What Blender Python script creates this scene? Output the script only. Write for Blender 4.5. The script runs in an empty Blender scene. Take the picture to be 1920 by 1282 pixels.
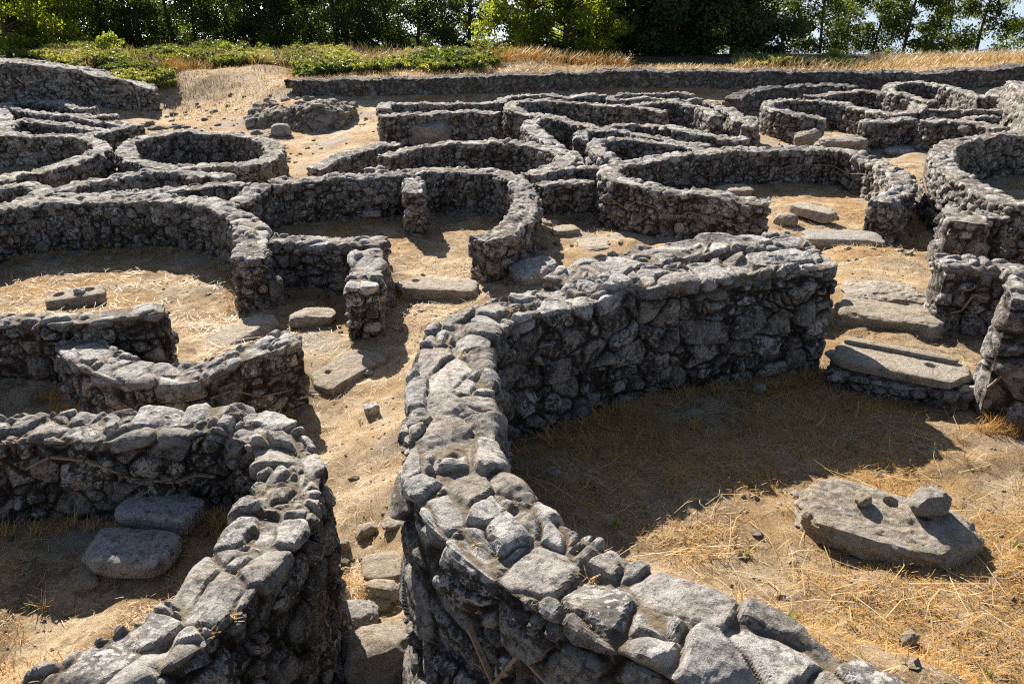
import bpy, math, random
import numpy as np
from math import radians

# ------------------------------------------------------------------ basics
PITCH, FPX, CX, CY, CAMZ = radians(26.5), 1500.0, 960.0, 641.0, 3.1
FW = np.array([0, math.cos(PITCH), -math.sin(PITCH)])
UP = np.array([0, math.sin(PITCH), math.cos(PITCH)])
RT = np.array([1.0, 0, 0])
SUN_AZ, SUN_EL = radians(-22), radians(30.8)      # sun stands behind the scene, to the left of the view
scene = bpy.context.scene
COL = scene.collection


def P(px, py, drop):
    """photo pixel + metres below the eye -> point in the site"""
    r = FW + RT * ((px - CX) / FPX) + UP * ((CY - py) / FPX)
    v = r * (-drop / r[2])
    return np.array([v[0], v[1], CAMZ + v[2]])


TABLE = np.random.RandomState(77).rand(64 * 64 * 64).astype(np.float32)


def hash3(ix, iy, iz, k):
    """random number per lattice cell (the lattice repeats after 64 cells)"""
    return TABLE[(((ix + k * 7) & 63) << 12) | (((iy + k * 13) & 63) << 6) | ((iz + k * 29 + (k >> 3)) & 63)]


def vnoise(p, k=0):
    i = np.floor(p).astype(np.int64)
    f = p - i
    f = f * f * (3 - 2 * f)
    out = 0
    for dx in (0, 1):
        wx = f[:, 0] if dx else 1 - f[:, 0]
        for dy in (0, 1):
            wy = f[:, 1] if dy else 1 - f[:, 1]
            for dz in (0, 1):
                wz = f[:, 2] if dz else 1 - f[:, 2]
                out = out + wx * wy * wz * hash3(i[:, 0] + dx, i[:, 1] + dy, i[:, 2] + dz, k)
    return out * 2 - 1


def fbm(p, octv=3, k=0):
    s, a, o = 1.0, 1.0, 0
    for q in range(octv):
        o = o + a * vnoise(p * s, k + q * 7)
        s *= 2.1
        a *= 0.5
    return o / 1.6


def worley(q, k=0):
    """jittered-lattice cells: distance to the joint, three per-cell randoms, offset from the cell centre"""
    i = np.floor(q).astype(np.int64)
    n = len(q)
    f1 = np.full(n, 1e9)
    f2 = np.full(n, 1e9)
    c1 = np.zeros((n, 3))
    id1 = np.zeros((n, 3), np.int64)
    for dx in (-1, 0, 1):
        for dy in (-1, 0, 1):
            for dz in (-1, 0, 1):
                c = i + np.array([dx, dy, dz])
                j = np.stack([hash3(c[:, 0], c[:, 1], c[:, 2], k + m) for m in (1, 2, 3)], 1)
                # courses are staggered: every second course is shifted by half a stone
                ctr = c + 0.5 + (j - 0.5) * np.array([0.85, 0.8, 0.62])
                dq = np.abs(q - ctr)
                dq *= dq
                d = np.sqrt(np.sqrt((dq * dq).sum(1)))      # boxy cells: squared blocks rather than cobbles
                m1 = d < f1
                f2 = np.where(m1, f1, np.minimum(f2, d))
                c1[m1] = ctr[m1]
                id1[m1] = c[m1]
                f1 = np.where(m1, d, f1)
    r = [hash3(id1[:, 0], id1[:, 1], id1[:, 2], k + m) for m in (11, 12, 13, 14, 15, 16)]
    return f2 - f1, r, q - c1


def make_mesh(name, verts, faces, attrs=None, smooth=True):
    """faces: (n,4) or (n,3) array, or a list of such arrays"""
    if not isinstance(faces, list):
        faces = [faces]
    faces = [np.asarray(f, np.int32) for f in faces if len(f)]
    me = bpy.data.meshes.new(name)
    verts = np.asarray(verts, np.float32)
    me.vertices.add(len(verts))
    me.vertices.foreach_set('co', verts.ravel())
    loops = np.concatenate([f.ravel() for f in faces])
    tot = np.concatenate([np.full(len(f), f.shape[1], np.int32) for f in faces])
    start = np.concatenate([[0], np.cumsum(tot)[:-1]]).astype(np.int32)
    me.loops.add(len(loops))
    me.loops.foreach_set('vertex_index', loops.astype(np.int32))
    me.polygons.add(len(tot))
    me.polygons.foreach_set('loop_start', start)
    me.polygons.foreach_set('loop_total', tot)
    me.polygons.foreach_set('use_smooth', np.full(len(tot), bool(smooth)))
    me.update(calc_edges=True)
    for an, av in (attrs or {}).items():
        a = me.attributes.new(an, 'FLOAT', 'POINT')
        a.data.foreach_set('value', np.asarray(av, np.float32).ravel())
    return me


def add_obj(name, me, mat=None, parent=None, loc=None):
    o = bpy.data.objects.new(name, me)
    COL.objects.link(o)
    if mat is not None and me is not None and len(me.materials) == 0:
        me.materials.append(mat)
    if loc is not None:
        o.location = loc
    if parent is not None:
        o.parent = parent
    return o


def tag(o, label, cat, group=None, kind=None):
    if label:
        o['label'] = label
    if cat:
        o['category'] = cat
    if group:
        o['group'] = group
    if kind:
        o['kind'] = kind
    return o


# ------------------------------------------------------------------ materials
def new_mat(name):
    m = bpy.data.materials.new(name)
    m.use_nodes = True
    nt = m.node_tree
    nt.nodes.clear()
    out = nt.nodes.new('ShaderNodeOutputMaterial')
    return m, nt, out


class NB:
    def __init__(s, nt):
        s.nt = nt

    def n(s, t, **kw):
        nd = s.nt.nodes.new(t)
        for k, v in kw.items():
            setattr(nd, k, v)
        return nd

    def link(s, a, b):
        s.nt.links.new(a, b)

    def noise(s, vec, scale, detail=4, rough=0.6, dist=0.0):
        nd = s.n('ShaderNodeTexNoise')
        nd.inputs['Scale'].default_value = scale
        nd.inputs['Detail'].default_value = detail
        nd.inputs['Roughness'].default_value = rough
        nd.inputs['Distortion'].default_value = dist
        s.link(vec, nd.inputs['Vector'])
        return nd.outputs['Fac']

    def attr(s, name):
        nd = s.n('ShaderNodeAttribute', attribute_name=name)
        return nd.outputs['Fac']

    def ramp(s, fac, a, b, lo=0.0, hi=1.0):
        nd = s.n('ShaderNodeMapRange', interpolation_type='SMOOTHSTEP')
        nd.inputs['From Min'].default_value = a
        nd.inputs['From Max'].default_value = b
        nd.inputs['To Min'].default_value = lo
        nd.inputs['To Max'].default_value = hi
        s.link(fac, nd.inputs['Value'])
        return nd.outputs['Result']

    def math(s, op, a, b=None, clamp=False):
        nd = s.n('ShaderNodeMath', operation=op, use_clamp=clamp)
        for i, v in enumerate((a, b)):
            if v is None:
                continue
            if hasattr(v, 'links'):
                s.link(v, nd.inputs[i])
            else:
                nd.inputs[i].default_value = v
        return nd.outputs[0]

    def mix(s, fac, a, b, blend='MIX'):
        nd = s.n('ShaderNodeMix', data_type='RGBA', blend_type=blend)
        for i, v in ((0, fac), (6, a), (7, b)):
            if hasattr(v, 'links'):
                s.link(v, nd.inputs[i])
            elif isinstance(v, tuple):
                nd.inputs[i].default_value = (*v, 1)
            else:
                nd.inputs[i].default_value = v
        return nd.outputs[2]

    def bump(s, height, strength, dist, normal=None):
        nd = s.n('ShaderNodeBump')
        nd.inputs['Strength'].default_value = strength
        nd.inputs['Distance'].default_value = dist
        s.link(height, nd.inputs['Height'])
        if normal is not None:
            s.link(normal, nd.inputs['Normal'])
        return nd.outputs['Normal']

    def principled(s, out, color, rough=0.9, normal=None, spec=0.2):
        b = s.n('ShaderNodeBsdfPrincipled')
        if hasattr(color, 'links'):
            s.link(color, b.inputs['Base Color'])
        else:
            b.inputs['Base Color'].default_value = (*color, 1)
        b.inputs['Roughness'].default_value = rough
        b.inputs['Specular IOR Level'].default_value = spec
        if normal is not None:
            s.link(normal, b.inputs['Normal'])
        s.link(b.outputs[0], out.inputs['Surface'])
        return b


def stone_material(name, base_lo, base_hi, dust, lichen=1.0, black=1.0, warm=(0.30, 0.24, 0.17), face_shade=None):
    m, nt, out = new_mat(name)
    N = NB(nt)
    co = N.n('ShaderNodeTexCoord').outputs['Object']
    tone = N.attr('tone')
    hue = N.attr('hue')
    joint = N.attr('joint')
    big = N.noise(co, 2.2, 4, 0.6)
    med = N.noise(co, 9, 5, 0.65)
    fine = N.noise(co, 55, 6, 0.75)
    grain = N.noise(co, 260, 3, 0.8)
    lit_tone = N.attr('lit_tone')
    c = N.mix(tone, base_lo, base_hi)
    c = N.mix(N.math('MULTIPLY', N.ramp(hue, 0.5, 1.0), 0.55), c, warm)
    if face_shade:        # shade painted into the wall faces, sunlight into the paler capstone course
        fc = N.mix(N.math('POWER', tone, 1.6), face_shade[0], face_shade[1])
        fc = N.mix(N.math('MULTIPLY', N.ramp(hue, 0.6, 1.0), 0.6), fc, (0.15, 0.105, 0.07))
        c = N.mix(lit_tone, fc, c)
    c = N.mix(N.ramp(fine, 0.36, 0.72, 0.0, 0.5), c, tuple(v * 0.35 for v in base_lo))
    c = N.mix(N.ramp(grain, 0.48, 0.75, 0.0, 0.35), c, tuple(min(1, v * 1.7) for v in base_hi))
    # black crust lichen in broad patches, denser on wall faces to deepen their painted shade
    blk = N.math('MULTIPLY', N.ramp(N.noise(co, 5.5, 5, 0.7, 0.4), 0.47, 0.58), N.ramp(lit_tone, 0, 1, 0.62 * black, 0.36 * black) if face_shade else 0.62 * black)
    c = N.mix(blk, c, (0.028, 0.027, 0.027))
    spk = N.math('MULTIPLY', N.ramp(N.noise(co, 27, 5, 0.75), 0.53, 0.58), 0.55 * black)
    c = N.mix(spk, c, (0.04, 0.038, 0.036))
    # pale crust lichen: blotches of several sizes with ragged edges
    l1 = N.ramp(N.noise(co, 7.5, 6, 0.72, 0.3), 0.51, 0.545)
    l2 = N.ramp(N.noise(co, 21, 5, 0.7, 0.2), 0.53, 0.565)
    vor = N.n('ShaderNodeTexVoronoi', feature='F1')
    vor.inputs['Scale'].default_value = 7.0
    vor.inputs['Randomness'].default_value = 1.0
    wv = N.n('ShaderNodeVectorMath', operation='ADD')
    nv = N.n('ShaderNodeTexNoise')
    nv.inputs['Scale'].default_value = 16
    N.link(co, nv.inputs['Vector'])
    sc = N.n('ShaderNodeVectorMath', operation='SCALE')
    sc.inputs['Scale'].default_value = 0.12
    N.link(nv.outputs['Color'], sc.inputs[0])
    N.link(co, wv.inputs[0])
    N.link(sc.outputs[0], wv.inputs[1])
    N.link(wv.outputs[0], vor.inputs['Vector'])
    spot = N.ramp(vor.outputs['Distance'], 0.23, 0.27, 1.0, 0.0)
    sepc = N.n('ShaderNodeSeparateColor')
    N.link(vor.outputs['Color'], sepc.inputs[0])
    spot = N.math('MULTIPLY', spot, N.ramp(sepc.outputs[0], 0.50, 0.54))
    lic = N.math('MAXIMUM', N.math('MAXIMUM', N.math('MULTIPLY', l1, 0.8), N.math('MULTIPLY', l2, 0.8)), N.math('MULTIPLY', spot, 0.75))
    lic = N.math('MULTIPLY', lic, N.ramp(fine, 0.42, 0.52, 0.15, 1.0))
    if face_shade:        # round crust-lichen rosettes, several sizes, most of them on the faces
        v2 = N.n('ShaderNodeTexVoronoi', feature='F1')
        v2.inputs['Scale'].default_value = 16.0
        N.link(wv.outputs[0], v2.inputs['Vector'])
        s2 = N.n('ShaderNodeSeparateColor')
        N.link(v2.outputs['Color'], s2.inputs[0])
        sp2 = N.math('MULTIPLY', N.ramp(v2.outputs['Distance'], 0.27, 0.31, 1.0, 0.0), N.ramp(s2.outputs[1], 0.56, 0.58))
        ros = N.math('MULTIPLY', N.math('MAXIMUM', sp2, spot), N.ramp(fine, 0.30, 0.46, 0.45, 0.95))
        lic = N.math('MAXIMUM', lic, ros)
    lic = N.math('MULTIPLY', lic, N.ramp(hue, 0.0, 0.7, 1.0, 0.45))
    licc = N.mix(big, (0.60, 0.555, 0.53), (0.74, 0.72, 0.69))
    c = N.mix(N.math('MULTIPLY', lic, lichen, True), c, licc)
    # earth and dry moss lodged between the stones
    jm = N.ramp(joint, 0.05, 0.6, 1.0, 0.0)
    jm = N.math('MULTIPLY', jm, N.ramp(med, 0.30, 0.55, 0.35, 0.95))
    dc = N.mix(fine, tuple(v * 0.55 for v in dust), dust)
    if face_shade:
        dc = N.mix(lit_tone, (0.030, 0.023, 0.016), dc)  # face joints coloured near black as the shade in open gaps
    c = N.mix(jm, c, dc)
    hgt = N.math('ADD', N.math('MULTIPLY', fine, 0.7), N.math('MULTIPLY', grain, 0.30))
    c = N.mix(N.ramp(N.noise(co, 0.9, 4, 0.6), 0.50, 0.66, 0, 0.28), c, (1.0, 0.88, 0.72), 'MULTIPLY')
    c = N.mix(N.ramp(N.noise(co, 3.1, 5, 0.7, 0.5), 0.58, 0.66, 0, 0.35), c, (0.98, 0.78, 0.54), 'MULTIPLY')
    oi = N.n('ShaderNodeObjectInfo')
    c = N.mix(N.ramp(oi.outputs['Random'], 0, 1, 0.0, 0.18), c, (0.80, 0.72, 0.62), 'MULTIPLY')
    nrm = N.bump(med, 0.7, 0.06)
    nrm = N.bump(hgt, 1.0, 0.03, nrm)
    N.principled(out, c, 0.92, nrm, 0.15)
    return m


M_NEAR = stone_material('granite_near', (0.24, 0.224, 0.203), (0.68, 0.645, 0.59), (0.29, 0.23, 0.155), 1.0, 1.0, face_shade=((0.064, 0.053, 0.043), (0.29, 0.245, 0.20)))
M_MID = stone_material('granite_mid', (0.22, 0.207, 0.188), (0.63, 0.60, 0.55), (0.20, 0.16, 0.11), 1.0, 0.9, face_shade=((0.066, 0.057, 0.048), (0.29, 0.255, 0.215)))
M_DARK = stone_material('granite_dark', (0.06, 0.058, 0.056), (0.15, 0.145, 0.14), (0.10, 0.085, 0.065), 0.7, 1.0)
M_LIT = stone_material('granite_pale', (0.26, 0.24, 0.21), (0.46, 0.43, 0.38), (0.25, 0.2, 0.14), 0.8, 0.3, face_shade=((0.2, 0.18, 0.15), (0.42, 0.39, 0.33)))
M_RUBBLE = stone_material('rubble_granite', (0.20, 0.17, 0.135), (0.42, 0.37, 0.30), (0.2, 0.16, 0.1), 0.5, 0.5)
M_SLAB = stone_material('granite_slab', (0.33, 0.27, 0.195), (0.50, 0.42, 0.315), (0.36, 0.28, 0.18), 0.6, 0.35, (0.42, 0.32, 0.20))


def ground_material():
    m, nt, out = new_mat('dry_earth')
    N = NB(nt)
    co = N.n('ShaderNodeTexCoord').outputs['Object']
    a = N.noise(co, 0.55, 5, 0.6, 0.3)
    b = N.noise(co, 2.6, 6, 0.68, 0.4)
    d = N.noise(co, 14, 6, 0.75)
    e = N.noise(co, 60, 5, 0.85)
    h = N.noise(co, 170, 3, 0.8)
    c = N.mix(N.ramp(b, 0.36, 0.64), (0.36, 0.235, 0.125), (0.70, 0.53, 0.335))
    c = N.mix(N.ramp(a, 0.46, 0.60, 0, 0.8), c, (0.50, 0.285, 0.10))
    c = N.mix(N.ramp(N.noise(co, 1.3, 5, 0.6), 0.52, 0.64, 0, 0.75), c, (0.54, 0.43, 0.30))
    c = N.mix(N.ramp(N.noise(co, 4.3, 6, 0.7), 0.52, 0.63, 0, 0.8), c, (0.22, 0.145, 0.08))
    c = N.mix(N.ramp(d, 0.50, 0.66, 0, 0.75), c, (0.20, 0.125, 0.065))
    c = N.mix(N.ramp(e, 0.52, 0.64, 0, 0.7), c, (0.70, 0.53, 0.32))
    c = N.mix(N.ramp(e, 0.36, 0.47, 0.7, 0), c, (0.13, 0.085, 0.045))
    c = N.mix(N.ramp(h, 0.54, 0.66, 0, 0.5), c, (0.66, 0.56, 0.42))
    c = N.mix(N.math('MULTIPLY', N.attr('path'), N.math('MULTIPLY', N.ramp(d, 0.40, 0.54, 0.2, 0.8), N.ramp(e, 0.40, 0.52, 0.45, 1.0))), c, N.mix(N.ramp(b, 0.40, 0.6), (0.50, 0.37, 0.235), (0.74, 0.58, 0.39)))
    c = N.mix(N.math('MULTIPLY', N.attr('rocky'), N.ramp(d, 0.2, 0.6, 1.0, 0.75)), c, N.mix(d, (0.50, 0.42, 0.33), (0.38, 0.34, 0.29)))
    far = N.attr('green')
    c = N.mix(N.math('MULTIPLY', far, N.ramp(b, 0.3, 0.6, 0.5, 1.0)), c, (0.07, 0.062, 0.03))
    nrm = N.bump(d, 0.8, 0.07)
    nrm = N.bump(N.math('ADD', e, N.math('MULTIPLY', h, 0.4)), 0.9, 0.03, nrm)
    N.principled(out, c, 0.95, nrm, 0.1)
    return m


def plain_material(name, c1, c2, scale=20, rough=0.9, bump=0.5):
    m, nt, out = new_mat(name)
    N = NB(nt)
    co = N.n('ShaderNodeTexCoord').outputs['Object']
    f = N.noise(co, scale, 5, 0.7)
    c = N.mix(N.ramp(f, 0.3, 0.7), c1, c2)
    N.principled(out, c, rough, N.bump(f, bump, 0.01), 0.2)
    return m


def leaf_material(name, c1, c2, trans=0.45, tcol=None):
    m, nt, out = new_mat(name)
    N = NB(nt)
    v = N.attr('tone')
    c = N.mix(v, c1, c2)
    dif = N.n('ShaderNodeBsdfPrincipled')
    dif.inputs['Roughness'].default_value = 0.5
    dif.inputs['Specular IOR Level'].default_value = 0.35
    N.link(c, dif.inputs['Base Color'])
    tr = N.n('ShaderNodeBsdfTranslucent')
    tc = N.mix(1.0, c, tcol or (1.6, 1.5, 0.5), 'MULTIPLY')
    N.link(tc, tr.inputs['Color'])
    mx = N.n('ShaderNodeMixShader')
    mx.inputs[0].default_value = trans
    N.link(dif.outputs[0], mx.inputs[1])
    N.link(tr.outputs[0], mx.inputs[2])
    N.link(mx.outputs[0], out.inputs['Surface'])
    return m


M_GROUND = ground_material()
M_STRIP = plain_material('clay_strip', (0.20, 0.14, 0.085), (0.34, 0.25, 0.16), 30)
M_BARK = plain_material('bark', (0.06, 0.05, 0.04), (0.16, 0.13, 0.10), 8)
M_STRAW = leaf_material('straw', (0.42, 0.27, 0.10), (0.74, 0.58, 0.32), 0.2, (1.0, 0.9, 0.6))
M_STRAWO = leaf_material('straw_ochre', (0.40, 0.21, 0.055), (0.62, 0.40, 0.14), 0.2, (1.0, 0.9, 0.6))
M_GREEN = leaf_material('weed_green', (0.08, 0.12, 0.02), (0.20, 0.26, 0.05), 0.4)
M_EUC = leaf_material('tree_leaf_dark', (0.032, 0.058, 0.024), (0.115, 0.165, 0.05), 0.48)
M_AIRY = leaf_material('tree_leaf_green', (0.04, 0.065, 0.016), (0.12, 0.15, 0.035), 0.5)
M_BRIGHT = leaf_material('tree_leaf_bright', (0.08, 0.115, 0.022), (0.25, 0.29, 0.055), 0.6, (1.7, 1.6, 0.5))
M_FERN = leaf_material('fern_leaf', (0.07, 0.105, 0.03), (0.34, 0.345, 0.15), 0.4)

# ------------------------------------------------------------------ walls
CTRL = []           # terrain control points (x, y, z)
WALLS = {}
WG = 'dry stone walls of the ruined round huts'


def catmull(pts, n=14):
    pts = np.asarray(pts, float)
    p = np.vstack([2 * pts[0] - pts[1], pts, 2 * pts[-1] - pts[-2]])
    out = []
    for i in range(1, len(p) - 2):
        t = np.linspace(0, 1, n, endpoint=False)[:, None]
        a, b, c, d = p[i - 1], p[i], p[i + 1], p[i + 2]
        out.append(0.5 * ((2 * b) + (c - a) * t + (2 * a - 5 * b + 4 * c - d) * t ** 2 + (3 * b - a - 3 * c + d) * t ** 3))
    out.append(p[-2][None])
    return np.vstack(out)


def resample(p, step):
    L = np.concatenate([[0], np.cumsum(np.linalg.norm(np.diff(p[:, :2], axis=0), axis=1))])
    n = max(4, int(round(L[-1] / step)) + 1)
    u = np.linspace(0, L[-1], n)
    return np.stack([np.interp(u, L, p[:, k]) for k in range(3)], 1), u


class Wall:
    pass


def wall(key, label, pts, t, hl, hr, closed=False, mat=None, cell=(0.27, 0.25, 0.17), seed=None, batter=0.05,
         rough=1.0, ctrl=True, topw=0.042, name='stone_wall', group=WG, cat='stone wall', step=None):
    """pts: rim centre line as (photo x, photo y, metres below the eye). hl / hr: height above the ground to the
    left / right of the line (seen from above, walking along it)."""
    seed = len(WALLS) + 1 if seed is None else seed
    p3 = np.array([P(*q) for q in pts])
    if closed:
        p3 = np.vstack([p3[-2:], p3, p3[:3]])
    c = catmull(p3)
    if closed:
        c = c[2 * 14:-2 * 14]
    dist = np.linalg.norm(c - np.array([0, 0, CAMZ]), axis=1)
    if step is None:
        step = float(np.clip(np.percentile(dist, 15) * 0.0021, 0.0095, 0.042))
    c, U = resample(c, step)
    n = len(c)
    # a rim that is not ruler-straight
    q = np.stack([U * 1.1, np.full(n, seed * 3.7), np.zeros(n)], 1)
    c[:, 2] += vnoise(q * 1.5, seed) * topw + vnoise(q * 3.7, seed + 5) * topw * 0.5
    tg = np.gradient(c[:, :2], axis=0)
    if closed:
        tg[0] = tg[-1] = c[1, :2] - c[-2, :2]
    # smooth the direction a little
    tg /= np.linalg.norm(tg, axis=1)[:, None] + 1e-9
    nl = np.stack([-tg[:, 1], tg[:, 0]], 1)
    wvar = 1 + 0.13 * vnoise(q * 0.9 + 31, seed + 2)
    hla = np.interp(np.linspace(0, 1, n), np.linspace(0, 1, np.size(hl)), np.atleast_1d(hl))
    hra = np.interp(np.linspace(0, 1, n), np.linspace(0, 1, np.size(hr)), np.atleast_1d(hr))
    hl, hr = float(np.max(hl)), float(np.max(hr))
    Hl, Hr = hl + 0.22, hr + 0.22
    r = 0.045
    # profile (w, z, nw, nz)
    zl = np.arange(-Hl, -r, step)
    arc = np.linspace(0, math.pi / 2, max(3, int(r * 1.57 / step) + 2))
    wtop = np.arange(t / 2 - r - step * 0.5, -(t / 2 - r), -step)
    zr = np.arange(-r, -Hr, -step)
    pw = np.concatenate([t / 2 - batter * zl, t / 2 - r + r * np.cos(arc), wtop, -(t / 2 - r) - r * np.sin(arc), -(t / 2) + batter * zr])
    pz = np.concatenate([zl, -r + r * np.sin(arc), np.zeros(len(wtop)), -r + r * np.cos(arc), zr])
    nw = np.concatenate([np.ones(len(zl)), np.cos(arc), np.zeros(len(wtop)), -np.sin(arc), -np.ones(len(zr))])
    nz = np.concatenate([np.zeros(len(zl)), np.sin(arc), np.ones(len(wtop)), np.cos(arc), np.zeros(len(zr))])
    m = len(pw)
    idx = np.arange(n)
    ss = np.ones(n)
    eo = np.zeros(n)
    if not closed:
        ke = max(4, int(t / 2 / step))
        s_end = np.linspace(1, 0, ke + 1)[1:]
        eo_end = 0.05 * (1 - s_end ** 3)
        idx = np.concatenate([np.zeros(ke, int), idx, np.full(ke, n - 1)])
        ss = np.concatenate([s_end[::-1], ss, s_end])
        eo = np.concatenate([-eo_end[::-1], eo, eo_end])
    N_ = len(idx)
    W = pw[None, :] * ss[:, None] * wvar[idx][:, None]
    Z = np.repeat(pz[None, :], N_, 0)
    # bulges in the outline
    UU = (U[idx] + eo)[:, None] * np.ones((1, m))
    X = c[idx, 0][:, None] + nl[idx, 0][:, None] * W + tg[idx, 0][:, None] * eo[:, None]
    Y = c[idx, 1][:, None] + nl[idx, 1][:, None] * W + tg[idx, 1][:, None] * eo[:, None]
    ZZ = c[idx, 2][:, None] + Z
    endw = np.clip((1 - ss) * 3, 0, 1)[:, None] * np.sign(eo)[:, None]
    NX = nl[idx, 0][:, None] * nw[None] * (1 - abs(endw)) + tg[idx, 0][:, None] * endw
    NY = nl[idx, 1][:, None] * nw[None] * (1 - abs(endw)) + tg[idx, 1][:, None] * endw
    NZ = nz[None] * (1 - 0.6 * abs(endw))
    nn = np.sqrt(NX ** 2 + NY ** 2 + NZ ** 2) + 1e-9
    NX, NY, NZ = NX / nn, NY / nn, NZ / nn
    if closed:
        # wrap the stone pattern: cells follow real space instead of the running length
        Q = np.stack([X.ravel(), Y.ravel(), Z.ravel()], 1)
    else:
        Q = np.stack([UU.ravel(), W.ravel(), Z.ravel()], 1)
    Q = Q + 100 + seed * 13.0
    warp = np.stack([vnoise(Q * 2.3, seed + 40), vnoise(Q * 2.3, seed + 41), vnoise(Q * 3.0, seed + 42)], 1)
    Qw = Q + warp * np.array([0.09, 0.09, 0.05]) * rough
    e, rr, off = worley(Qw / np.array(cell), seed)
    # about half of the big stones are replaced by two or three smaller ones
    e2, r2, off2 = worley(Qw / (np.array(cell) * np.array([0.56, 0.6, 0.62])) + 7.3, seed + 21)
    small = rr[5] > 0.60
    e = np.where(small, np.minimum(e, e2 * 0.6), e)
    rr = [np.where(small, b_, a_) for a_, b_ in zip(rr, r2)]
    off = np.where(small[:, None], off2 * 0.6, off)
    top = NZ.ravel() > 0.6
    near = step < 0.02
    sm = np.clip(e / (np.where(top, 0.11, 0.17) if near else 0.18), 0, 1)
    sm = sm * sm * (3 - 2 * sm)
    groove = np.where(top, 0.024 if near else 0.030, 0.048 if near else 0.066) * rough
    v1 = np.stack([rr[0], rr[1], rr[2]], 1) - 0.5
    v2 = np.stack([rr[3], rr[4], rr[1]], 1) - 0.5
    v3 = np.stack([rr[2], rr[3], rr[0]], 1) - 0.5
    fac = 0
    for vv, lim in ((v1, 0.10), (v2, 0.14), (v3, 0.18)):      # broken planes of each stone
        vv = vv / (np.linalg.norm(vv, axis=1)[:, None] + 1e-6)
        fac = fac + np.maximum(0, (off * vv).sum(1) - lim)
    tilt = (off[:, 0] * (rr[1] - 0.5) + off[:, 1] * (rr[2] - 0.5) + off[:, 2] * (rr[3] - 0.5)) * 0.09 * rough
    disp = groove * (sm - 1) + (rr[0] - np.where(top, 0.30, 0.5)) * np.where(top, 0.034, 0.050) * rough * sm + tilt * sm * np.where(top, 0.7, 1.0) \
        - fac * sm * np.where(top, 0.06, 0.065) + 0.012
    # pitted, broken faces
    n1 = fbm(Q * np.array([7.0, 7.0, 10.0]), 3, seed + 50)
    n2 = 1 - 2 * np.abs(vnoise(Q * np.array([11.0, 11.0, 17.0]) + warp, seed + 60))
    rg = np.where(top, 0.6, 0.8)
    disp = disp + (n1 * 0.011 + n2 * 0.008) * rg
    if near:
        n3 = 1 - 2 * np.abs(vnoise(Q * np.array([25.0, 25.0, 38.0]) + warp, seed + 61))
        disp = disp + (n3 * 0.0055 + vnoise(Q * 52, seed + 62) * 0.0045) * rg
    # where the painted sunlit tone goes: top stones and what they show of their sides
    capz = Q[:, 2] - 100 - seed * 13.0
    lit_tone = np.clip((capz + 0.075 + 0.035 * vnoise(Q * 4.0, seed + 66) + 0.06 * (rr[5] - 0.5)) / 0.03, 0, 1)
    disp = disp + vnoise(Q * 1.3, seed + 70) * 0.018
    disp = disp.reshape(N_, m)
    if near:        # take the staircase out of steep joints
        for _ in range(1):
            q_ = np.pad(disp, 1, mode='edge')
            disp = 0.6 * disp + 0.10 * (q_[:-2, 1:-1] + q_[2:, 1:-1] + q_[1:-1, :-2] + q_[1:-1, 2:])
    if not closed:      # both halves of an end face meet on its middle line
        zmap = pz
        for k in (0, N_ - 1):
            dl = disp[k].copy()
            nlft = len(zl)
            a = dl[:nlft]
            bb = np.interp(zl, pz[-len(zr):][::-1], dl[-len(zr):][::-1])
            av = (a + bb) / 2
            disp[k, :nlft] = av
            disp[k, -len(zr):] = np.interp(zr, zl, av)
            disp[k, nlft:-len(zr)] = 0.5 * (av[-1] + 0)
    X = X + NX * disp
    Y = Y + NY * disp
    ZZ = ZZ + NZ * disp
    org = np.array([c[:, 0].mean(), c[:, 1].mean(), (c[:, 2].mean() - max(hl, hr))])
    V = np.stack([X.ravel(), Y.ravel(), ZZ.ravel()], 1) - org
    g = np.arange(N_ * m).reshape(N_, m)
    F = np.stack([g[:-1, :-1].ravel(), g[:-1, 1:].ravel(), g[1:, 1:].ravel(), g[1:, :-1].ravel()], 1)
    if closed:
        # the last ring lies on the first one
        V = V.reshape(N_, m, 3)
        V[-1] = V[0]
        V = V.reshape(-1, 3)
    F = F[:, ::-1]
    me = make_mesh(name, V, F, {'joint': sm, 'tone': rr[4], 'hue': rr[2], 'lit_tone': lit_tone}, smooth=not near)
    o = add_obj(name, me, mat or M_MID, loc=org)
    tag(o, label, cat, group, 'thing')
    w = Wall()
    w.wv = wvar
    w.o, w.c, w.nl, w.tg, w.t, w.hl, w.hr, w.U, w.org, w.batter = o, c, nl, tg, t, hl, hr, U, org, batter
    WALLS[key] = w
    if ctrl:
        k = max(1, int(0.35 / step))
        for i in range(0, n, k):
            for s, h in ((1, hla[i]), (-1, hra[i])):
                for dd in (0.16, 0.5):
                    pt = c[i, :2] + nl[i] * s * (t / 2 + dd)
                    CTRL.append((pt[0], pt[1], c[i, 2] - h))
    return w


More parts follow.
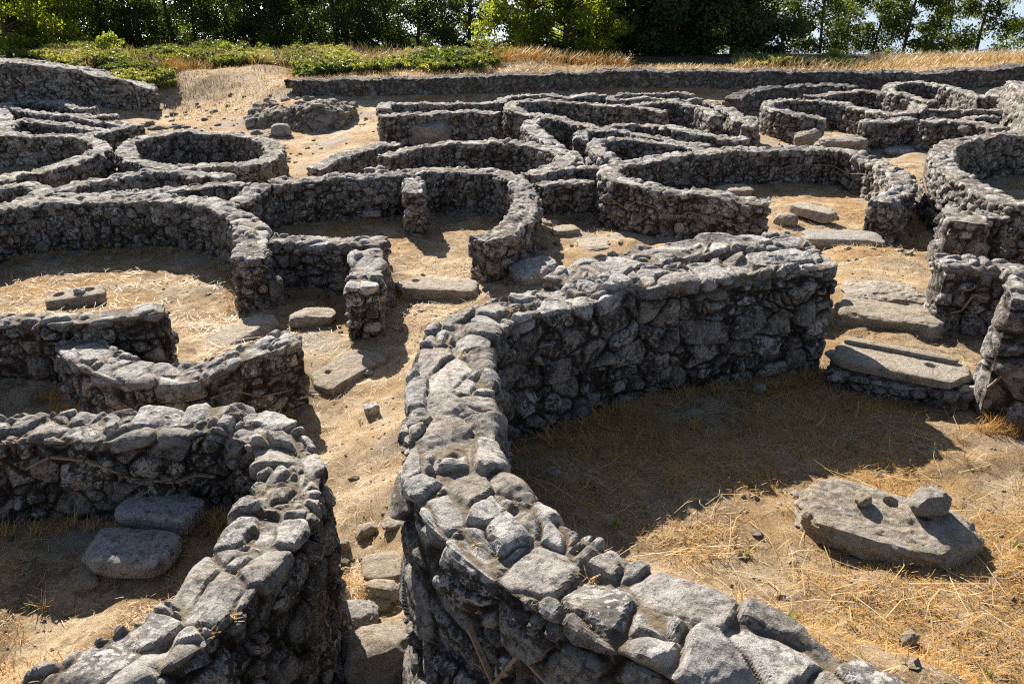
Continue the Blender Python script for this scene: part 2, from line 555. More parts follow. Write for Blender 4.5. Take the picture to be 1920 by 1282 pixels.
def strips(key, side, pts, rad=0.007):
    """thin clay strips let into the face that mark where the rebuilt courses start; pts = (share of length, depth below rim)"""
    w = WALLS[key]
    P3 = []
    for fu, dep in pts:
        i = int(np.clip(fu, 0, 1) * (len(w.c) - 1))
        xy = w.c[i, :2] + w.nl[i] * side * ((w.t / 2 + w.batter * dep) * w.wv[i] + 0.010)
        P3.append(np.array([xy[0], xy[1], w.c[i, 2] - dep]))
    V, F = [], []
    for a, b in zip(P3[:-1], P3[1:]):
        d = b - a
        L = np.linalg.norm(d)
        d = d / L
        s1 = np.cross(d, [0, 0, 1.0])
        s1 /= np.linalg.norm(s1) + 1e-9
        s2 = np.cross(d, s1)
        a = a + d * 0.006
        b = b - d * 0.006
        for q in (a, b):
            for u_, v_ in ((-1, -1), (1, -1), (1, 1), (-1, 1)):
                V.append(q + s1 * u_ * 0.011 + s2 * v_ * rad)
        k = len(V) - 8
        F += [(k, k + 1, k + 5, k + 4), (k + 1, k + 2, k + 6, k + 5), (k + 2, k + 3, k + 7, k + 6), (k + 3, k, k + 4, k + 7), (k, k + 3, k + 2, k + 1), (k + 4, k + 5, k + 6, k + 7)]
    me = make_mesh('clay_strip', np.array(V) - w.org, np.array(F), smooth=False)
    add_obj('clay_strip', me, M_STRIP, parent=w.o)


# --- the near hut on the right: its wall curves from the door jamb round to the camera
wall('W1', 'big pale wall curling round the nearest hut, up the middle of the picture',
     [(1548, 482, 2.36), (1480, 487, 2.36), (1400, 495, 2.36), (1300, 508, 2.36), (1210, 518, 2.34), (1120, 537, 2.32), (1030, 558, 2.30), (945, 582, 2.28), (882, 610, 2.26),
      (855, 650, 2.24), (849, 700, 2.22), (848, 760, 2.2), (848, 820, 2.2), (855, 885, 2.18), (885, 945, 2.18), (945, 1000, 2.17), (1015, 1046, 2.15),
      (1085, 1086, 2.14), (1160, 1125, 2.12), (1265, 1178, 2.1), (1390, 1235, 2.1), (1530, 1310, 2.1), (1680, 1390, 2.1)],
     0.46, [0.96, 0.94, 0.92, 0.9, 0.9, 0.9, 0.9, 0.85, 0.65, 0.45], [0.95, 1.0, 1.15, 1.5, 1.95, 2.0, 2.0, 1.9, 1.8], mat=M_NEAR, cell=(0.30, 0.26, 0.19), rough=1.15, batter=0.04)
wall('W2', 'low straight wall of flat stones behind the big curved wall, ending square',
     [(1060, 522, 2.62), (1120, 500, 2.68), (1200, 478, 2.75), (1300, 462, 2.8), (1400, 455, 2.85), (1500, 449, 2.88)], 0.52, 0.9, 0.75, mat=M_NEAR, cell=(0.36, 0.3, 0.15))
wall('W14', 'sheer door jamb at the right edge with a sunlit end and clay strips',
     [(1895, 546, 2.3), (1960, 556, 2.3), (2050, 576, 2.3), (2160, 612, 2.28), (2280, 670, 2.25)], 0.46, 1.0, 0.95, mat=M_NEAR, cell=(0.60, 0.5, 0.33), rough=0.7)
wall('T4', 'low course of small dark stones carrying the threshold slab of the nearest hut',
     [(1566, 672, 3.14), (1640, 684, 3.14), (1730, 699, 3.14), (1826, 722, 3.14)], 0.46, 0.25, 0.14, mat=M_NEAR, cell=(0.2, 0.2, 0.12))
wall('W13', 'short dark wall at right, its squared end facing the stepped doorway',
     [(1768, 483, 2.75), (1810, 486, 2.75), (1880, 495, 2.75), (1960, 510, 2.75), (2050, 530, 2.75)], 0.40, 0.6, 0.68, mat=M_NEAR, cell=(0.34, 0.28, 0.22))
wall('W3', 'thick stone wall rounding the sunken hut at the lower left corner',
     [(-120, 830, 2.95), (-60, 815, 2.93), (0, 806, 2.92), (90, 803, 2.92), (180, 800, 2.92), (280, 800, 2.92), (370, 792, 2.92), (440, 791, 2.92), (484, 803, 2.92), (515, 823, 2.91), (536, 851, 2.9), (542, 884, 2.9),
      (541, 915, 2.89), (523, 955, 2.88), (500, 1000, 2.86), (460, 1055, 2.83), (410, 1110, 2.8), (350, 1165, 2.76), (280, 1215, 2.72), (190, 1262, 2.68), (80, 1320, 2.64), (-40, 1400, 2.6)][::-1],
     0.40, 0.56, 1.5, mat=M_NEAR, cell=(0.29, 0.25, 0.19), rough=1.15, batter=0.05)
wall('W4', 'crescent wall with a large smooth capstone on its raised end, left of the path',
     [(140, 632, 3.78), (165, 660, 3.78), (215, 683, 3.78), (275, 694, 3.78), (335, 696, 3.78), (390, 685, 3.77), (450, 665, 3.74), (505, 644, 3.7), (548, 625, 3.66)],
     0.44, 0.45, 0.75, mat=M_NEAR, cell=(0.32, 0.28, 0.2))
wall('W5', 'wall with round pebbly capstones behind the crescent, reaching the left edge',
     [(-140, 612, 3.6), (-60, 600, 3.6), (0, 595, 3.6), (95, 593, 3.6), (180, 594, 3.6), (245, 585, 3.58), (300, 571, 3.56)], 0.34, 0.62, 0.62, mat=M_NEAR, cell=(0.27, 0.24, 0.18))
wall('W6', 'tall shadowed back wall of the wide left hut, ending at a square pillar',
     [(468, 482, 3.68), (472, 455, 3.68), (470, 432, 3.69), (450, 409, 3.7), (420, 390, 3.7), (385, 379, 3.7), (340, 372, 3.7), (290, 368, 3.7), (230, 370, 3.7), (160, 374, 3.7), (90, 376, 3.7), (40, 383, 3.7), (0, 390, 3.7), (-60, 405, 3.7), (-140, 430, 3.7)],
     0.42, 0.80, 0.55, mat=M_MID, cell=(0.25, 0.22, 0.17))
wall('W7a', 'low flat-topped wall joining the square pillar to the T-shaped pier',
     [(508, 448, 3.7), (570, 448, 3.7), (640, 451, 3.7), (720, 450, 3.7)], 0.44, 0.5, 0.75, mat=M_MID)
wall('W7b', 'flat-topped pier that juts towards the path left of the long sill slab',
     [(690, 466, 3.70), (688, 490, 3.70), (684, 515, 3.70), (680, 540, 3.70)], 0.42, 0.62, 0.72, mat=M_MID, cell=(0.3, 0.25, 0.17))
wall('W8', 'horseshoe wall in the middle whose near end is a square pillar beside the sill slab',
     [(508, 343, 3.72), (570, 337, 3.72), (640, 333, 3.72), (700, 329, 3.72), (760, 322, 3.72), (820, 317, 3.72), (880, 318, 3.72), (935, 325, 3.71), (972, 340, 3.7), (985, 360, 3.7), (984, 385, 3.7), (975, 407, 3.7), (950, 427, 3.7), (920, 440, 3.7), (898, 446, 3.7)],
     0.42, 0.55, 0.75, mat=M_MID, cell=(0.25, 0.22, 0.16))
wall('W8d', 'free-standing divider pier inside the middle horseshoe hut',
     [(776, 336, 3.74), (777, 350, 3.74), (775, 364, 3.74)], 0.32, 0.75, 0.75, mat=M_MID)
wall('W9', 'short slanting wall linking the horseshoe hut to the wide hut on the left',
     [(492, 346, 3.72), (468, 360, 3.72), (443, 376, 3.72)], 0.42, 0.75, 0.7, mat=M_MID)
wall('W10', 'round hut wall right of centre with a door gap above the broad grey slab',
     [(1440, 377, 3.62), (1370, 371, 3.62), (1300, 360, 3.63), (1230, 350, 3.65), (1165, 338, 3.68), (1142, 326, 3.7), (1152, 313, 3.72), (1190, 301, 3.75), (1250, 290, 3.78), (1330, 284, 3.8), (1420, 280, 3.8), (1500, 279, 3.8), (1570, 282, 3.79), (1625, 294, 3.77), (1672, 315, 3.72), (1694, 338, 3.7), (1685, 362, 3.66), (1650, 376, 3.64)][::-1],
     0.42, 0.66, 0.85, mat=M_MID, cell=(0.25, 0.22, 0.16))
wall('W11', 'curved wall at the right edge beyond the gap beside the round hut',
     [(1990, 250, 3.5), (1930, 249, 3.5), (1870, 251, 3.5), (1820, 258, 3.5), (1783, 270, 3.5), (1766, 290, 3.48), (1779, 311, 3.45), (1805, 330, 3.42), (1838, 350, 3.4), (1868, 366, 3.38), (1912, 382, 3.36), (1960, 392, 3.36)],
     0.42, 0.85, 0.85, mat=M_MID, cell=(0.24, 0.22, 0.16))
wall('W12', 'stubby square pier of big stones in front of the dark gap at right',
     [(1805, 388, 3.3), (1812, 400, 3.3), (1818, 414, 3.3)], 0.55, 0.7, 0.7, mat=M_MID, cell=(0.32, 0.28, 0.22))
wall('W12b', 'lower block of wall adjoining the stubby pier at the right edge',
     [(1850, 402, 3.4), (1885, 404, 3.4)], 0.34, 0.6, 0.6, mat=M_MID, cell=(0.32, 0.28, 0.22))
# --- middle distance
wall('W20', 'shallow arched wall behind the horseshoe hut with a stub at its left end',
     [(722, 294, 3.95), (760, 283, 3.95), (805, 274, 3.95), (850, 268, 3.95), (900, 266, 3.95), (956, 266, 3.95), (1000, 271, 3.95), (1040, 281, 3.93), (1064, 294, 3.9), (1056, 307, 3.88), (1025, 317, 3.85), (992, 326, 3.82)], 0.40, 0.75, 0.6)
wall('W20b', 'slanting wall rising from the sandy ground to the arched wall behind the horseshoe hut',
     [(588, 312, 4.05), (625, 298, 4.03), (665, 284, 4.0), (705, 273, 4.0), (745, 268, 4.0)], 0.40, 0.6, 0.6)
wall('W20c', 'low stub of wall on the rim behind the divider pier',
     [(690, 318, 3.8), (712, 318, 3.8)], 0.3, 0.4, 0.3)
wall('W37a', 'thin wall running from the horseshoe hut towards the round hut, upper of two',
     [(1000, 326, 3.82), (1040, 318, 3.82), (1090, 313, 3.82), (1140, 309, 3.82)], 0.3, 0.6, 0.5)
wall('W37b', 'low brown-footed wall between the horseshoe hut and the round hut, lower of two',
     [(1008, 347, 3.85), (1045, 341, 3.85), (1083, 335, 3.85), (1112, 335, 3.85)], 0.34, 0.4, 0.72)
wall('W23', 'sunlit winding wall that bends down to the arched wall, behind the centre',
     [(1002, 226, 4.05), (994, 236, 4.03), (1006, 249, 4.0), (1030, 265, 3.98), (1055, 280, 3.95), (1078, 294, 3.93), (1078, 306, 3.9)], 0.40, 0.85, 0.8)
wall('W24a', 'outer of two nested curved walls directly behind the round hut',
     [(1090, 262, 3.92), (1092, 250, 3.94), (1112, 244, 3.95), (1153, 245, 3.95), (1209, 253, 3.95), (1266, 263, 3.95), (1327, 275, 3.92)], 0.34, 0.7, 0.7)
wall('W24b', 'inner of two nested curved walls directly behind the round hut',
     [(1327, 280, 3.88), (1294, 273, 3.9), (1237, 266, 3.9), (1181, 260, 3.9), (1135, 260, 3.9), (1116, 268, 3.88), (1124, 282, 3.86), (1146, 295, 3.84), (1180, 303, 3.82)], 0.36, 0.75, 0.75)
wall('W22', 'long looped wall behind the centre with a tall rounded left end',
     [(1246, 209, 4.08), (1209, 203, 4.08), (1153, 197, 4.08), (1097, 192, 4.08), (1041, 188, 4.08), (995, 187, 4.08), (966, 191, 4.07), (957, 199, 4.06), (975, 209, 4.05), (1022, 218, 4.05), (1069, 227, 4.04), (1125, 236, 4.03), (1181, 236, 4.03), (1237, 236, 4.03), (1280, 245, 4.02), (1330, 253, 4.0), (1400, 257, 3.98)],
     0.40, 0.75, 0.95)
wall('W22b', 'thin outer rim hugging the far side of the long looped wall',
     [(941, 191, 4.08), (945, 183, 4.1), (965, 179, 4.1), (1012, 178, 4.1), (1057, 180, 4.1), (1097, 178, 4.1), (1132, 177, 4.1)], 0.34, 0.75, 0.75)
wall('W19a', 'farther of two parallel walls left of the long looped wall',
     [(722, 206, 4.1), (724, 196, 4.1), (760, 194, 4.1), (830, 192, 4.1), (932, 193, 4.1)], 0.38, 0.7, 0.7)
wall('W19b', 'nearer of two parallel walls left of the long looped wall, boulder at its foot',
     [(716, 217, 4.08), (770, 213, 4.08), (850, 209, 4.08), (934, 211, 4.08)], 0.40, 0.7, 0.9)
wall('W25', 'slim oval wall ring lying at the foot of the long back wall',
     [(1318, 187, 4.1), (1266, 186, 4.1), (1209, 185, 4.1), (1152, 184, 4.1), (1150, 178, 4.1), (1195, 174, 4.1), (1250, 173, 4.1), (1300, 177, 4.1)], 0.3, 0.6, 0.6)
wall('W25b', 'bent wall with a squared sunlit end in front of the slim oval ring',
     [(1190, 195, 4.08), (1237, 191, 4.08), (1270, 191, 4.08), (1300, 197, 4.08), (1326, 205, 4.06), (1346, 217, 4.04)], 0.38, 0.8, 0.8)
wall('W25c', 'low tumbled wall right of the bent wall with the squared end',
     [(1328, 193, 4.12), (1356, 202, 4.12), (1380, 215, 4.12), (1388, 228, 4.12)], 0.4, 0.45, 0.45)
wall('W25d', 'small upright stone pier standing between the bent wall and the barrel-shaped hut',
     [(1409, 217, 4.1), (1411, 226, 4.1), (1404, 235, 4.1)], 0.36, 0.65, 0.65)
wall('W26', 'barrel-shaped hut wall with a sunlit left side at the far right',
     [(1545, 221, 4.15), (1496, 215, 4.15), (1458, 206, 4.15), (1441, 198, 4.16), (1450, 190, 4.18), (1480, 187, 4.2), (1520, 187, 4.2), (1564, 192, 4.2), (1610, 201, 4.18), (1660, 212, 4.15), (1700, 217, 4.12)][::-1], 0.38, 0.7, 0.9)
wall('W27', 'curved wall of the hut touching the far side of the barrel-shaped hut',
     [(1515, 181, 4.2), (1564, 173, 4.2), (1618, 171, 4.2), (1673, 177, 4.18), (1714, 186, 4.15), (1726, 198, 4.12), (1706, 209, 4.1), (1668, 216, 4.08)], 0.38, 0.65, 0.75)
wall('W28', 'farthest right round hut wall whose end meets the dry grass patch',
     [(1752, 189, 4.05), (1714, 181, 4.06), (1676, 173, 4.08), (1668, 164, 4.1), (1685, 157, 4.1), (1728, 155, 4.1), (1782, 164, 4.08), (1823, 176, 4.05), (1845, 184, 4.02)], 0.38, 0.7, 0.7)
wall('W29', 'short straight wall right of the barrel-shaped hut doorway',
     [(1620, 228, 4.05), (1660, 226, 4.05), (1712, 222, 4.05)], 0.40, 0.55, 0.75)
wall('W30', 'stretch of low wall starting with a pale squared stone, right of the short straight wall',
     [(1738, 226, 3.95), (1770, 223, 3.95), (1837, 230, 3.9), (1880, 237, 3.85)], 0.42, 0.55, 0.75)
wall('W31a', 'thin wall between the curved hut and the two parallel stubs at far right',
     [(1728, 206, 4.05), (1765, 207, 4.05), (1795, 207, 4.05)], 0.3, 0.5, 0.5)
wall('W31b', 'farther of two parallel stub walls left of the sunlit wall at far right',
     [(1805, 206, 4.0), (1840, 206, 4.0), (1874, 206, 4.0)], 0.28, 0.5, 0.5)
wall('W31c', 'nearer of two parallel stub walls left of the sunlit wall at far right',
     [(1805, 219, 3.95), (1840, 220, 3.95), (1872, 222, 3.95)], 0.3, 0.5, 0.5)
wall('W32', 'tall brightly sunlit wall face cut by the right edge of the picture',
     [(1902, 153, 3.5), (1925, 166, 3.42), (1960, 190, 3.35), (2020, 228, 3.3)], 0.45, 0.95, 1.2, mat=M_LIT, batter=0.12)
wall('W33', 'low stub of wall against the left side of the tall sunlit wall',
     [(1860, 180, 3.95), (1872, 168, 3.9), (1895, 163, 3.85)], 0.4, 0.5, 0.7)
wall('W34', 'shaded curved bank of stones in front of the long back wall, behind the barrel-shaped hut',
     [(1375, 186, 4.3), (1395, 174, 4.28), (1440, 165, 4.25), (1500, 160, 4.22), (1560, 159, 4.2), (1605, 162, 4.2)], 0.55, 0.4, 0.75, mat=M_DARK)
# --- left middle distance
wall('R1', 'complete ring of stone wall standing alone at the left',
     [(237, 281, 4.4), (244, 268, 4.4), (275, 256, 4.4), (325, 249, 4.4), (374, 247, 4.4), (425, 249, 4.4), (475, 256, 4.4), (507, 268, 4.4), (514, 281, 4.4), (503, 295, 4.4), (470, 306, 4.4), (425, 312, 4.4), (374, 314, 4.4), (325, 313, 4.4), (280, 307, 4.4), (247, 296, 4.4)][::-1],
     0.42, 0.75, 0.75, closed=True)
wall('R2', 'rounded hut wall at the left edge, just left of the complete ring',
     [(-90, 258, 4.35), (-40, 256, 4.35), (0, 255, 4.35), (60, 254, 4.35), (110, 254, 4.35), (150, 257, 4.35), (178, 264, 4.34), (190, 275, 4.32), (180, 286, 4.3), (145, 299, 4.27), (100, 311, 4.23), (50, 323, 4.2), (0, 337, 4.15), (-50, 352, 4.1)][::-1],
     0.42, 0.75, 0.75)
wall('W15a', 'shallow curved wall in front of the complete ring, farther of a close pair',
     [(104, 358, 3.98), (146, 346, 4.0), (187, 337, 4.02), (230, 329, 4.04), (280, 324, 4.05), (333, 323, 4.05), (385, 326, 4.03), (425, 332, 4.0)], 0.34, 0.65, 0.45)
wall('W15b', 'shallow curved wall in front of the complete ring, nearer of a close pair',
     [(104, 364, 3.92), (187, 360, 3.9), (260, 356, 3.88), (333, 352, 3.86), (396, 345, 3.85), (462, 344, 3.8)], 0.36, 0.5, 0.5)
wall('W16', 'small hooked wall at the left edge above the wide hut',
     [(-60, 352, 4.0), (0, 347, 4.0), (42, 346, 4.0), (72, 351, 3.98), (80, 362, 3.94), (58, 373, 3.9), (20, 382, 3.86)][::-1], 0.36, 0.6, 0.5)
wall('W17a', 'topmost of the thin curved walls clustered at the upper left, bordering the sand',
     [(178, 205, 4.55), (154, 204, 4.55), (125, 196, 4.55), (92, 189, 4.55), (62, 187, 4.55), (31, 188, 4.55), (8, 194, 4.55), (-25, 200, 4.55)], 0.36, 0.65, 0.4)
wall('W17b', 'long thin wall with a squared end, second from the top in the upper left cluster',
     [(-20, 196, 4.55), (20, 202, 4.55), (62, 209, 4.54), (100, 214, 4.53), (146, 216, 4.52), (185, 216, 4.52), (218, 212, 4.52)], 0.36, 0.65, 0.6)
wall('W17c', 'straight thin wall below the squared end in the upper left cluster',
     [(98, 219, 4.5), (120, 218, 4.5), (150, 221, 4.5), (187, 227, 4.5), (221, 233, 4.5), (240, 233, 4.5)], 0.36, 0.6, 0.6)
wall('W17d', 'loop-ended wall above the rounded hut in the upper left cluster',
     [(-10, 205, 4.52), (6, 216, 4.5), (4, 230, 4.46), (8, 246, 4.42), (40, 252, 4.38)], 0.5, 0.6, 0.6)
wall('W17f', 'curved wall closing the narrow loop above the rounded hut at upper left',
     [(14, 240, 4.44), (20, 229, 4.46), (42, 223, 4.48), (83, 229, 4.48), (133, 232, 4.47), (167, 238, 4.45), (194, 243, 4.44)][::-1], 0.36, 0.65, 0.6)
wall('W17e', 'slanting wall with a tall squared end between the rounded hut and the complete ring',
     [(165, 253, 4.4), (190, 248, 4.42), (220, 242, 4.42), (262, 234, 4.42)], 0.38, 0.6, 0.8)
wall('W18', 'broad sloping wall of piled stones at the far upper left',
     [(-120, 112, 3.45), (-60, 112, 3.45), (0, 114, 3.45), (60, 118, 3.5), (110, 123, 3.6), (160, 131, 3.78), (205, 142, 3.98), (245, 154, 4.25), (290, 166, 4.5)][::-1], 1.1, 1.15, 0.5, cell=(0.3, 0.3, 0.17), rough=1.2, group=None)
wall('W18b', 'crumbling low wall at the foot of the broad sloping wall, far left',
     [(-40, 158, 4.2), (0, 160, 4.2), (30, 163, 4.2)], 0.5, 0.4, 0.6, cell=(0.28, 0.28, 0.2), rough=1.5, topw=0.12)
wall('W18c', 'humped remnant of tumbled wall in front of the broad sloping wall, far left',
     [(20, 180, 4.55), (45, 165, 4.35), (75, 163, 4.3), (100, 172, 4.45), (122, 182, 4.65)], 0.6, 0.4, 0.5, cell=(0.28, 0.28, 0.2), rough=1.5, topw=0.1)
# --- the long retaining wall along the back
wall('W38', 'long retaining wall running along the back below the dry grass bank',
     [(548, 152, 4.12), (570, 150, 4.12), (700, 147, 4.08), (850, 143, 4.05), (1000, 138, 4.0), (1150, 134, 3.95), (1300, 132, 3.92), (1450, 132, 3.92), (1600, 134, 3.92), (1720, 135, 3.9), (1800, 132, 3.86), (1870, 127, 3.8), (1960, 120, 3.72), (2080, 112, 3.6)],
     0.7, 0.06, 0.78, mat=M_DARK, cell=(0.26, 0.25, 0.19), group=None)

wall('RB', 'low rough mound of tumbled dark stones behind the complete ring',
     [(462, 220, 4.84), (515, 205, 4.64), (565, 196, 4.50), (612, 197, 4.46), (655, 206, 4.58)], 1.2, 0.4, 0.6, mat=M_RUBBLE, cell=(0.36, 0.34, 0.24), batter=1.0, rough=2.0, topw=0.12, ctrl=False,
     name='rubble_mound', cat='rubble mound', group=None)
# thin clay strips marking the rebuilt courses
strips('W1', -1, [(0.795, 0.31), (0.815, 0.5), (0.832, 0.24), (0.90, 0.46)])
strips('W3', 1, [(0.88, 0.20), (0.845, 0.10), (0.80, 0.12), (0.775, 0.17), (0.745, 0.28), (0.70, 0.33), (0.665, 0.30), (0.64, 0.34)])
strips('W3', 1, [(0.60, 0.46), (0.565, 0.48), (0.545, 0.62)])
strips('W4', -1, [(0.38, 0.20), (0.44, 0.30), (0.52, 0.27), (0.60, 0.40), (0.61, 0.25), (0.74, 0.22), (0.83, 0.42), (0.93, 0.46)])
strips('W5', -1, [(0.55, 0.22), (0.66, 0.26), (0.80, 0.24)])
strips('W6', 1, [(0.13, 0.52), (0.20, 0.30), (0.27, 0.34), (0.30, 0.30)])
strips('W10', -1, [(0.985, 0.42), (0.955, 0.32), (0.915, 0.30), (0.91, 0.36), (0.88, 0.37), (0.875, 0.28), (0.85, 0.22), (0.83, 0.40), (0.805, 0.28), (0.79, 0.32)])
strips('W10', 1, [(0.24, 0.20), (0.29, 0.34), (0.33, 0.28), (0.40, 0.30), (0.46, 0.55)])
strips('W10', 1, [(0.09, 0.45), (0.14, 0.32), (0.19, 0.22)])
strips('W11', -1, [(0.50, 0.20), (0.56, 0.40), (0.62, 0.45), (0.70, 0.62)])
strips('W13', -1, [(0.10, 0.45), (0.20, 0.42), (0.26, 0.24), (0.36, 0.26)])
strips('W14', -1, [(0.0, 0.72), (0.07, 0.52), (0.16, 0.50), (0.22, 0.66)])

# ------------------------------------------------------------------ ground
for q in [(400, 205, 5.15), (300, 190, 5.0), (250, 190, 5.05), (200, 178, 4.95), (330, 225, 5.25), (560, 300, 5.2), (640, 250, 5.15), (690, 205, 5.0), (560, 260, 5.25), (470, 235, 5.15), (620, 290, 5.15),
          (600, 165, 4.9), (520, 165, 4.85), (330, 150, 4.45), (380, 140, 4.3), (440, 135, 4.15), (500, 140, 4.25), (540, 150, 4.5), (420, 160, 4.75),
          (500, 195, 4.8), (560, 195, 4.7), (610, 190, 4.62), (640, 205, 4.75), (600, 220, 4.85), (540, 225, 5.0), (640, 230, 5.05),
          # the path between the near huts
          (700, 1000, 4.35), (690, 1150, 4.25), (700, 1250, 4.2), (650, 900, 4.35), (720, 880, 4.3), (700, 780, 4.35), (650, 760, 4.4), (640, 700, 4.4), (740, 640, 4.4), (770, 570, 4.45), (700, 660, 4.4),
          (620, 1100, 4.35), (640, 600, 4.4), (590, 640, 4.4), (560, 560, 4.45), (540, 600, 4.4),
          # hut floors
          (1250, 800, 3.24), (1450, 800, 3.27), (1640, 960, 3.25), (1300, 950, 3.2), (1550, 740, 3.3), (1650, 780, 3.28), (1450, 1080, 3.18), (1700, 1150, 3.18), (1850, 900, 3.28), (1900, 1100, 3.2), (1600, 1180, 3.14), (1750, 800, 3.3), (1820, 840, 3.3), (1700, 870, 3.28), (1880, 1250, 3.14), (2100, 950, 3.25), (2050, 850, 3.27),
          (250, 1000, 3.5), (100, 1000, 3.52), (150, 1150, 3.55), (50, 1200, 3.5), (300, 950, 3.5), (380, 1000, 3.5), (150, 930, 3.52),
          (150, 530, 4.45), (300, 540, 4.45), (380, 580, 4.4), (250, 500, 4.48), (60, 520, 4.45), (380, 620, 4.4),
          (620, 410, 4.45), (700, 420, 4.45), (830, 470, 4.45), (850, 440, 4.45), (820, 500, 4.42), (880, 390, 4.45), (780, 500, 4.42),
          (1400, 340, 4.35), (1500, 390, 4.3), (1560, 400, 4.3), (1350, 345, 4.35), (1480, 345, 4.38),
          (1040, 440, 4.5), (1060, 470, 4.4), (1100, 440, 4.3), (1180, 445, 4.15), (1250, 440, 4.15), (990, 510, 4.4), (950, 540, 4.4), (1080, 400, 4.55), (1300, 450, 4.1),
          (1640, 470, 3.95), (1680, 490, 3.75), (1640, 520, 3.5), (1700, 555, 3.42), (1620, 555, 3.4), (1650, 600, 3.38), (1720, 640, 3.3), (1800, 600, 3.4), (1600, 590, 3.38),
          (1735, 480, 4.3), (1735, 440, 4.5), (1700, 470, 4.1), (1880, 440, 4.1), (1900, 380, 4.3),
          (1470, 250, 4.95), (1440, 260, 4.9), (1580, 250, 4.95), (1570, 235, 5.0), (1420, 270, 4.8), (1680, 265, 4.55), (1720, 280, 4.5), (1640, 270, 4.6), (1780, 195, 4.6), (1700, 250, 4.7),
          (860, 250, 5.0), (760, 245, 5.05), (690, 300, 4.8), (1300, 300, 4.6), (1250, 310, 4.55),
          # the bank behind the long wall and the wood
          (0, 95, 3.6), (150, 110, 3.8), (300, 118, 4.1), (500, 122, 4.15), (700, 132, 4.15), (900, 125, 4.1), (1000, 110, 3.75), (970, 100, 3.7), (1100, 120, 3.95), (1300, 124, 4.0), (1500, 124, 4.0), (1750, 124, 3.95), (1900, 112, 3.75),
          (-300, 160, 4.2), (2300, 160, 4.2), (-300, 300, 4.6), (2300, 300, 4.0),
          (-400, 600, 4.2), (2500, 600, 3.2), (-400, 1100, 3.6), (2500, 1100, 3.1)]:
    pt = P(*q)
    CTRL.append(tuple(pt))
for x in (-8, -3, 0, 3, 8):
    CTRL.append((x, -4.0, 0.2))
    CTRL.append((x * 1.0, 0.2, 0.1 if x > 0.3 else -0.5))
for x in range(-48, 50, 6):      # past the crest the bank falls away under the wood
    CTRL.append((x, 37.0, CAMZ - 4.45))
    CTRL.append((x, 41.0, CAMZ - 4.85))
    CTRL.append((x, 45.0, CAMZ - 5.5))
    CTRL.append((x, 50.0, CAMZ - 6.6))
    CTRL.append((x, 56.0, CAMZ - 8.6))
CT = np.array(CTRL)


def ground_z(xy):
    xy = np.atleast_2d(xy)
    out = np.zeros(len(xy))
    for a in range(0, len(xy), 4000):
        d2 = ((xy[a:a + 4000, None, :] - CT[None, :, :2]) ** 2).sum(2) + 0.05
        w = 1.0 / d2 ** 2.0
        out[a:a + 4000] = (w * CT[None, :, 2]).sum(1) / w.sum(1)
    return out


h1, h2 = P(430, 152, 4.6), P(568, 215, 4.9)
HUMPS = [(h1[0], h1[1], 2.4, 1.2, 0.34), (h2[0], h2[1], 1.5, 1.0, 0.40), (h1[0] + 1.8, h1[1] + 0.5, 1.2, 0.8, 0.15)]


def ground_relief(xy):
    p = np.stack([xy[:, 0], xy[:, 1], np.zeros(len(xy))], 1)
    hump = 0
    for cx_, cy_, sx, sy, am in HUMPS:
        hump = hump + am * np.exp(-((xy[:, 0] - cx_) / sx) ** 2 - ((xy[:, 1] - cy_) / sy) ** 2)
    return hump + fbm(p * 0.9, 3, 301) * 0.035 + fbm(p * 4.5, 3, 302) * 0.022 + np.maximum(0, vnoise(p * 11, 303) - 0.35) * 0.035


ys = [-5.0]
while ys[-1] < 57:
    ys.append(ys[-1] + (0.045 if 1.5 < ys[-1] < 9 else 0.07 if ys[-1] < 20 and ys[-1] > 0 else 0.14 if 0 < ys[-1] < 34 else 0.35))
ys = np.array(ys)
ts = np.linspace(-1, 1, 460)
ts = np.sign(ts) * (0.7 * np.abs(ts) + 0.3 * np.abs(ts) ** 3)
GX = ts[None, :] * (7.0 + 0.85 * np.abs(ys))[:, None]
GY = np.repeat(ys[:, None], len(ts), 1)
xy = np.stack([GX.ravel(), GY.ravel()], 1)
nr, nc = GX.shape
GB = ground_z(xy).reshape(nr, nc)
SB = GB.copy()
for _ in range(5):          # soften the far ground
    q_ = np.pad(SB, ((4, 4), (4, 4)), mode='edge')
    SB = sum(q_[k:k + nr, 4:-4] for k in range(9)) / 9
    q_ = np.pad(SB, ((4, 4), (4, 4)), mode='edge')
    SB = sum(q_[4:-4, k:k + nc] for k in range(9)) / 9
bl = np.clip((GY - 17) / 6, 0, 1)
GZ = (GB * (1 - bl) + SB * bl).ravel() + ground_relief(xy)
V = np.stack([xy[:, 0], xy[:, 1], GZ], 1)
# beyond the wood the hill drops away to the sea
ext, zprev = [], GZ.reshape(nr, nc)[-1]
yy = ys[-1]
for k in range(24):
    dy = 3 + k * 1.6
    yy += dy
    zprev = zprev - dy * min(0.55, 0.34 + 0.05 * k)
    ext.append(np.stack([GX[-1] * (1 + 0.02 * (yy - ys[-1])), np.full(nc, yy), zprev], 1))
V = np.vstack([V] + ext)
g = np.arange((nr + 24) * nc).reshape(nr + 24, nc)
F = np.stack([g[:-1, :-1].ravel(), g[:-1, 1:].ravel(), g[1:, 1:].ravel(), g[1:, :-1].ravel()], 1)
green = np.clip((V[:, 1] - 30.5) / 3, 0, 1)
rk = fbm(np.stack([V[:, 0], V[:, 1], V[:, 1] * 0], 1) * 0.8, 3, 77)
rocky = np.clip((rk - 0.25) * 5, 0, 1) * (V[:, 1] < 28)
pathw = np.zeros(len(V))
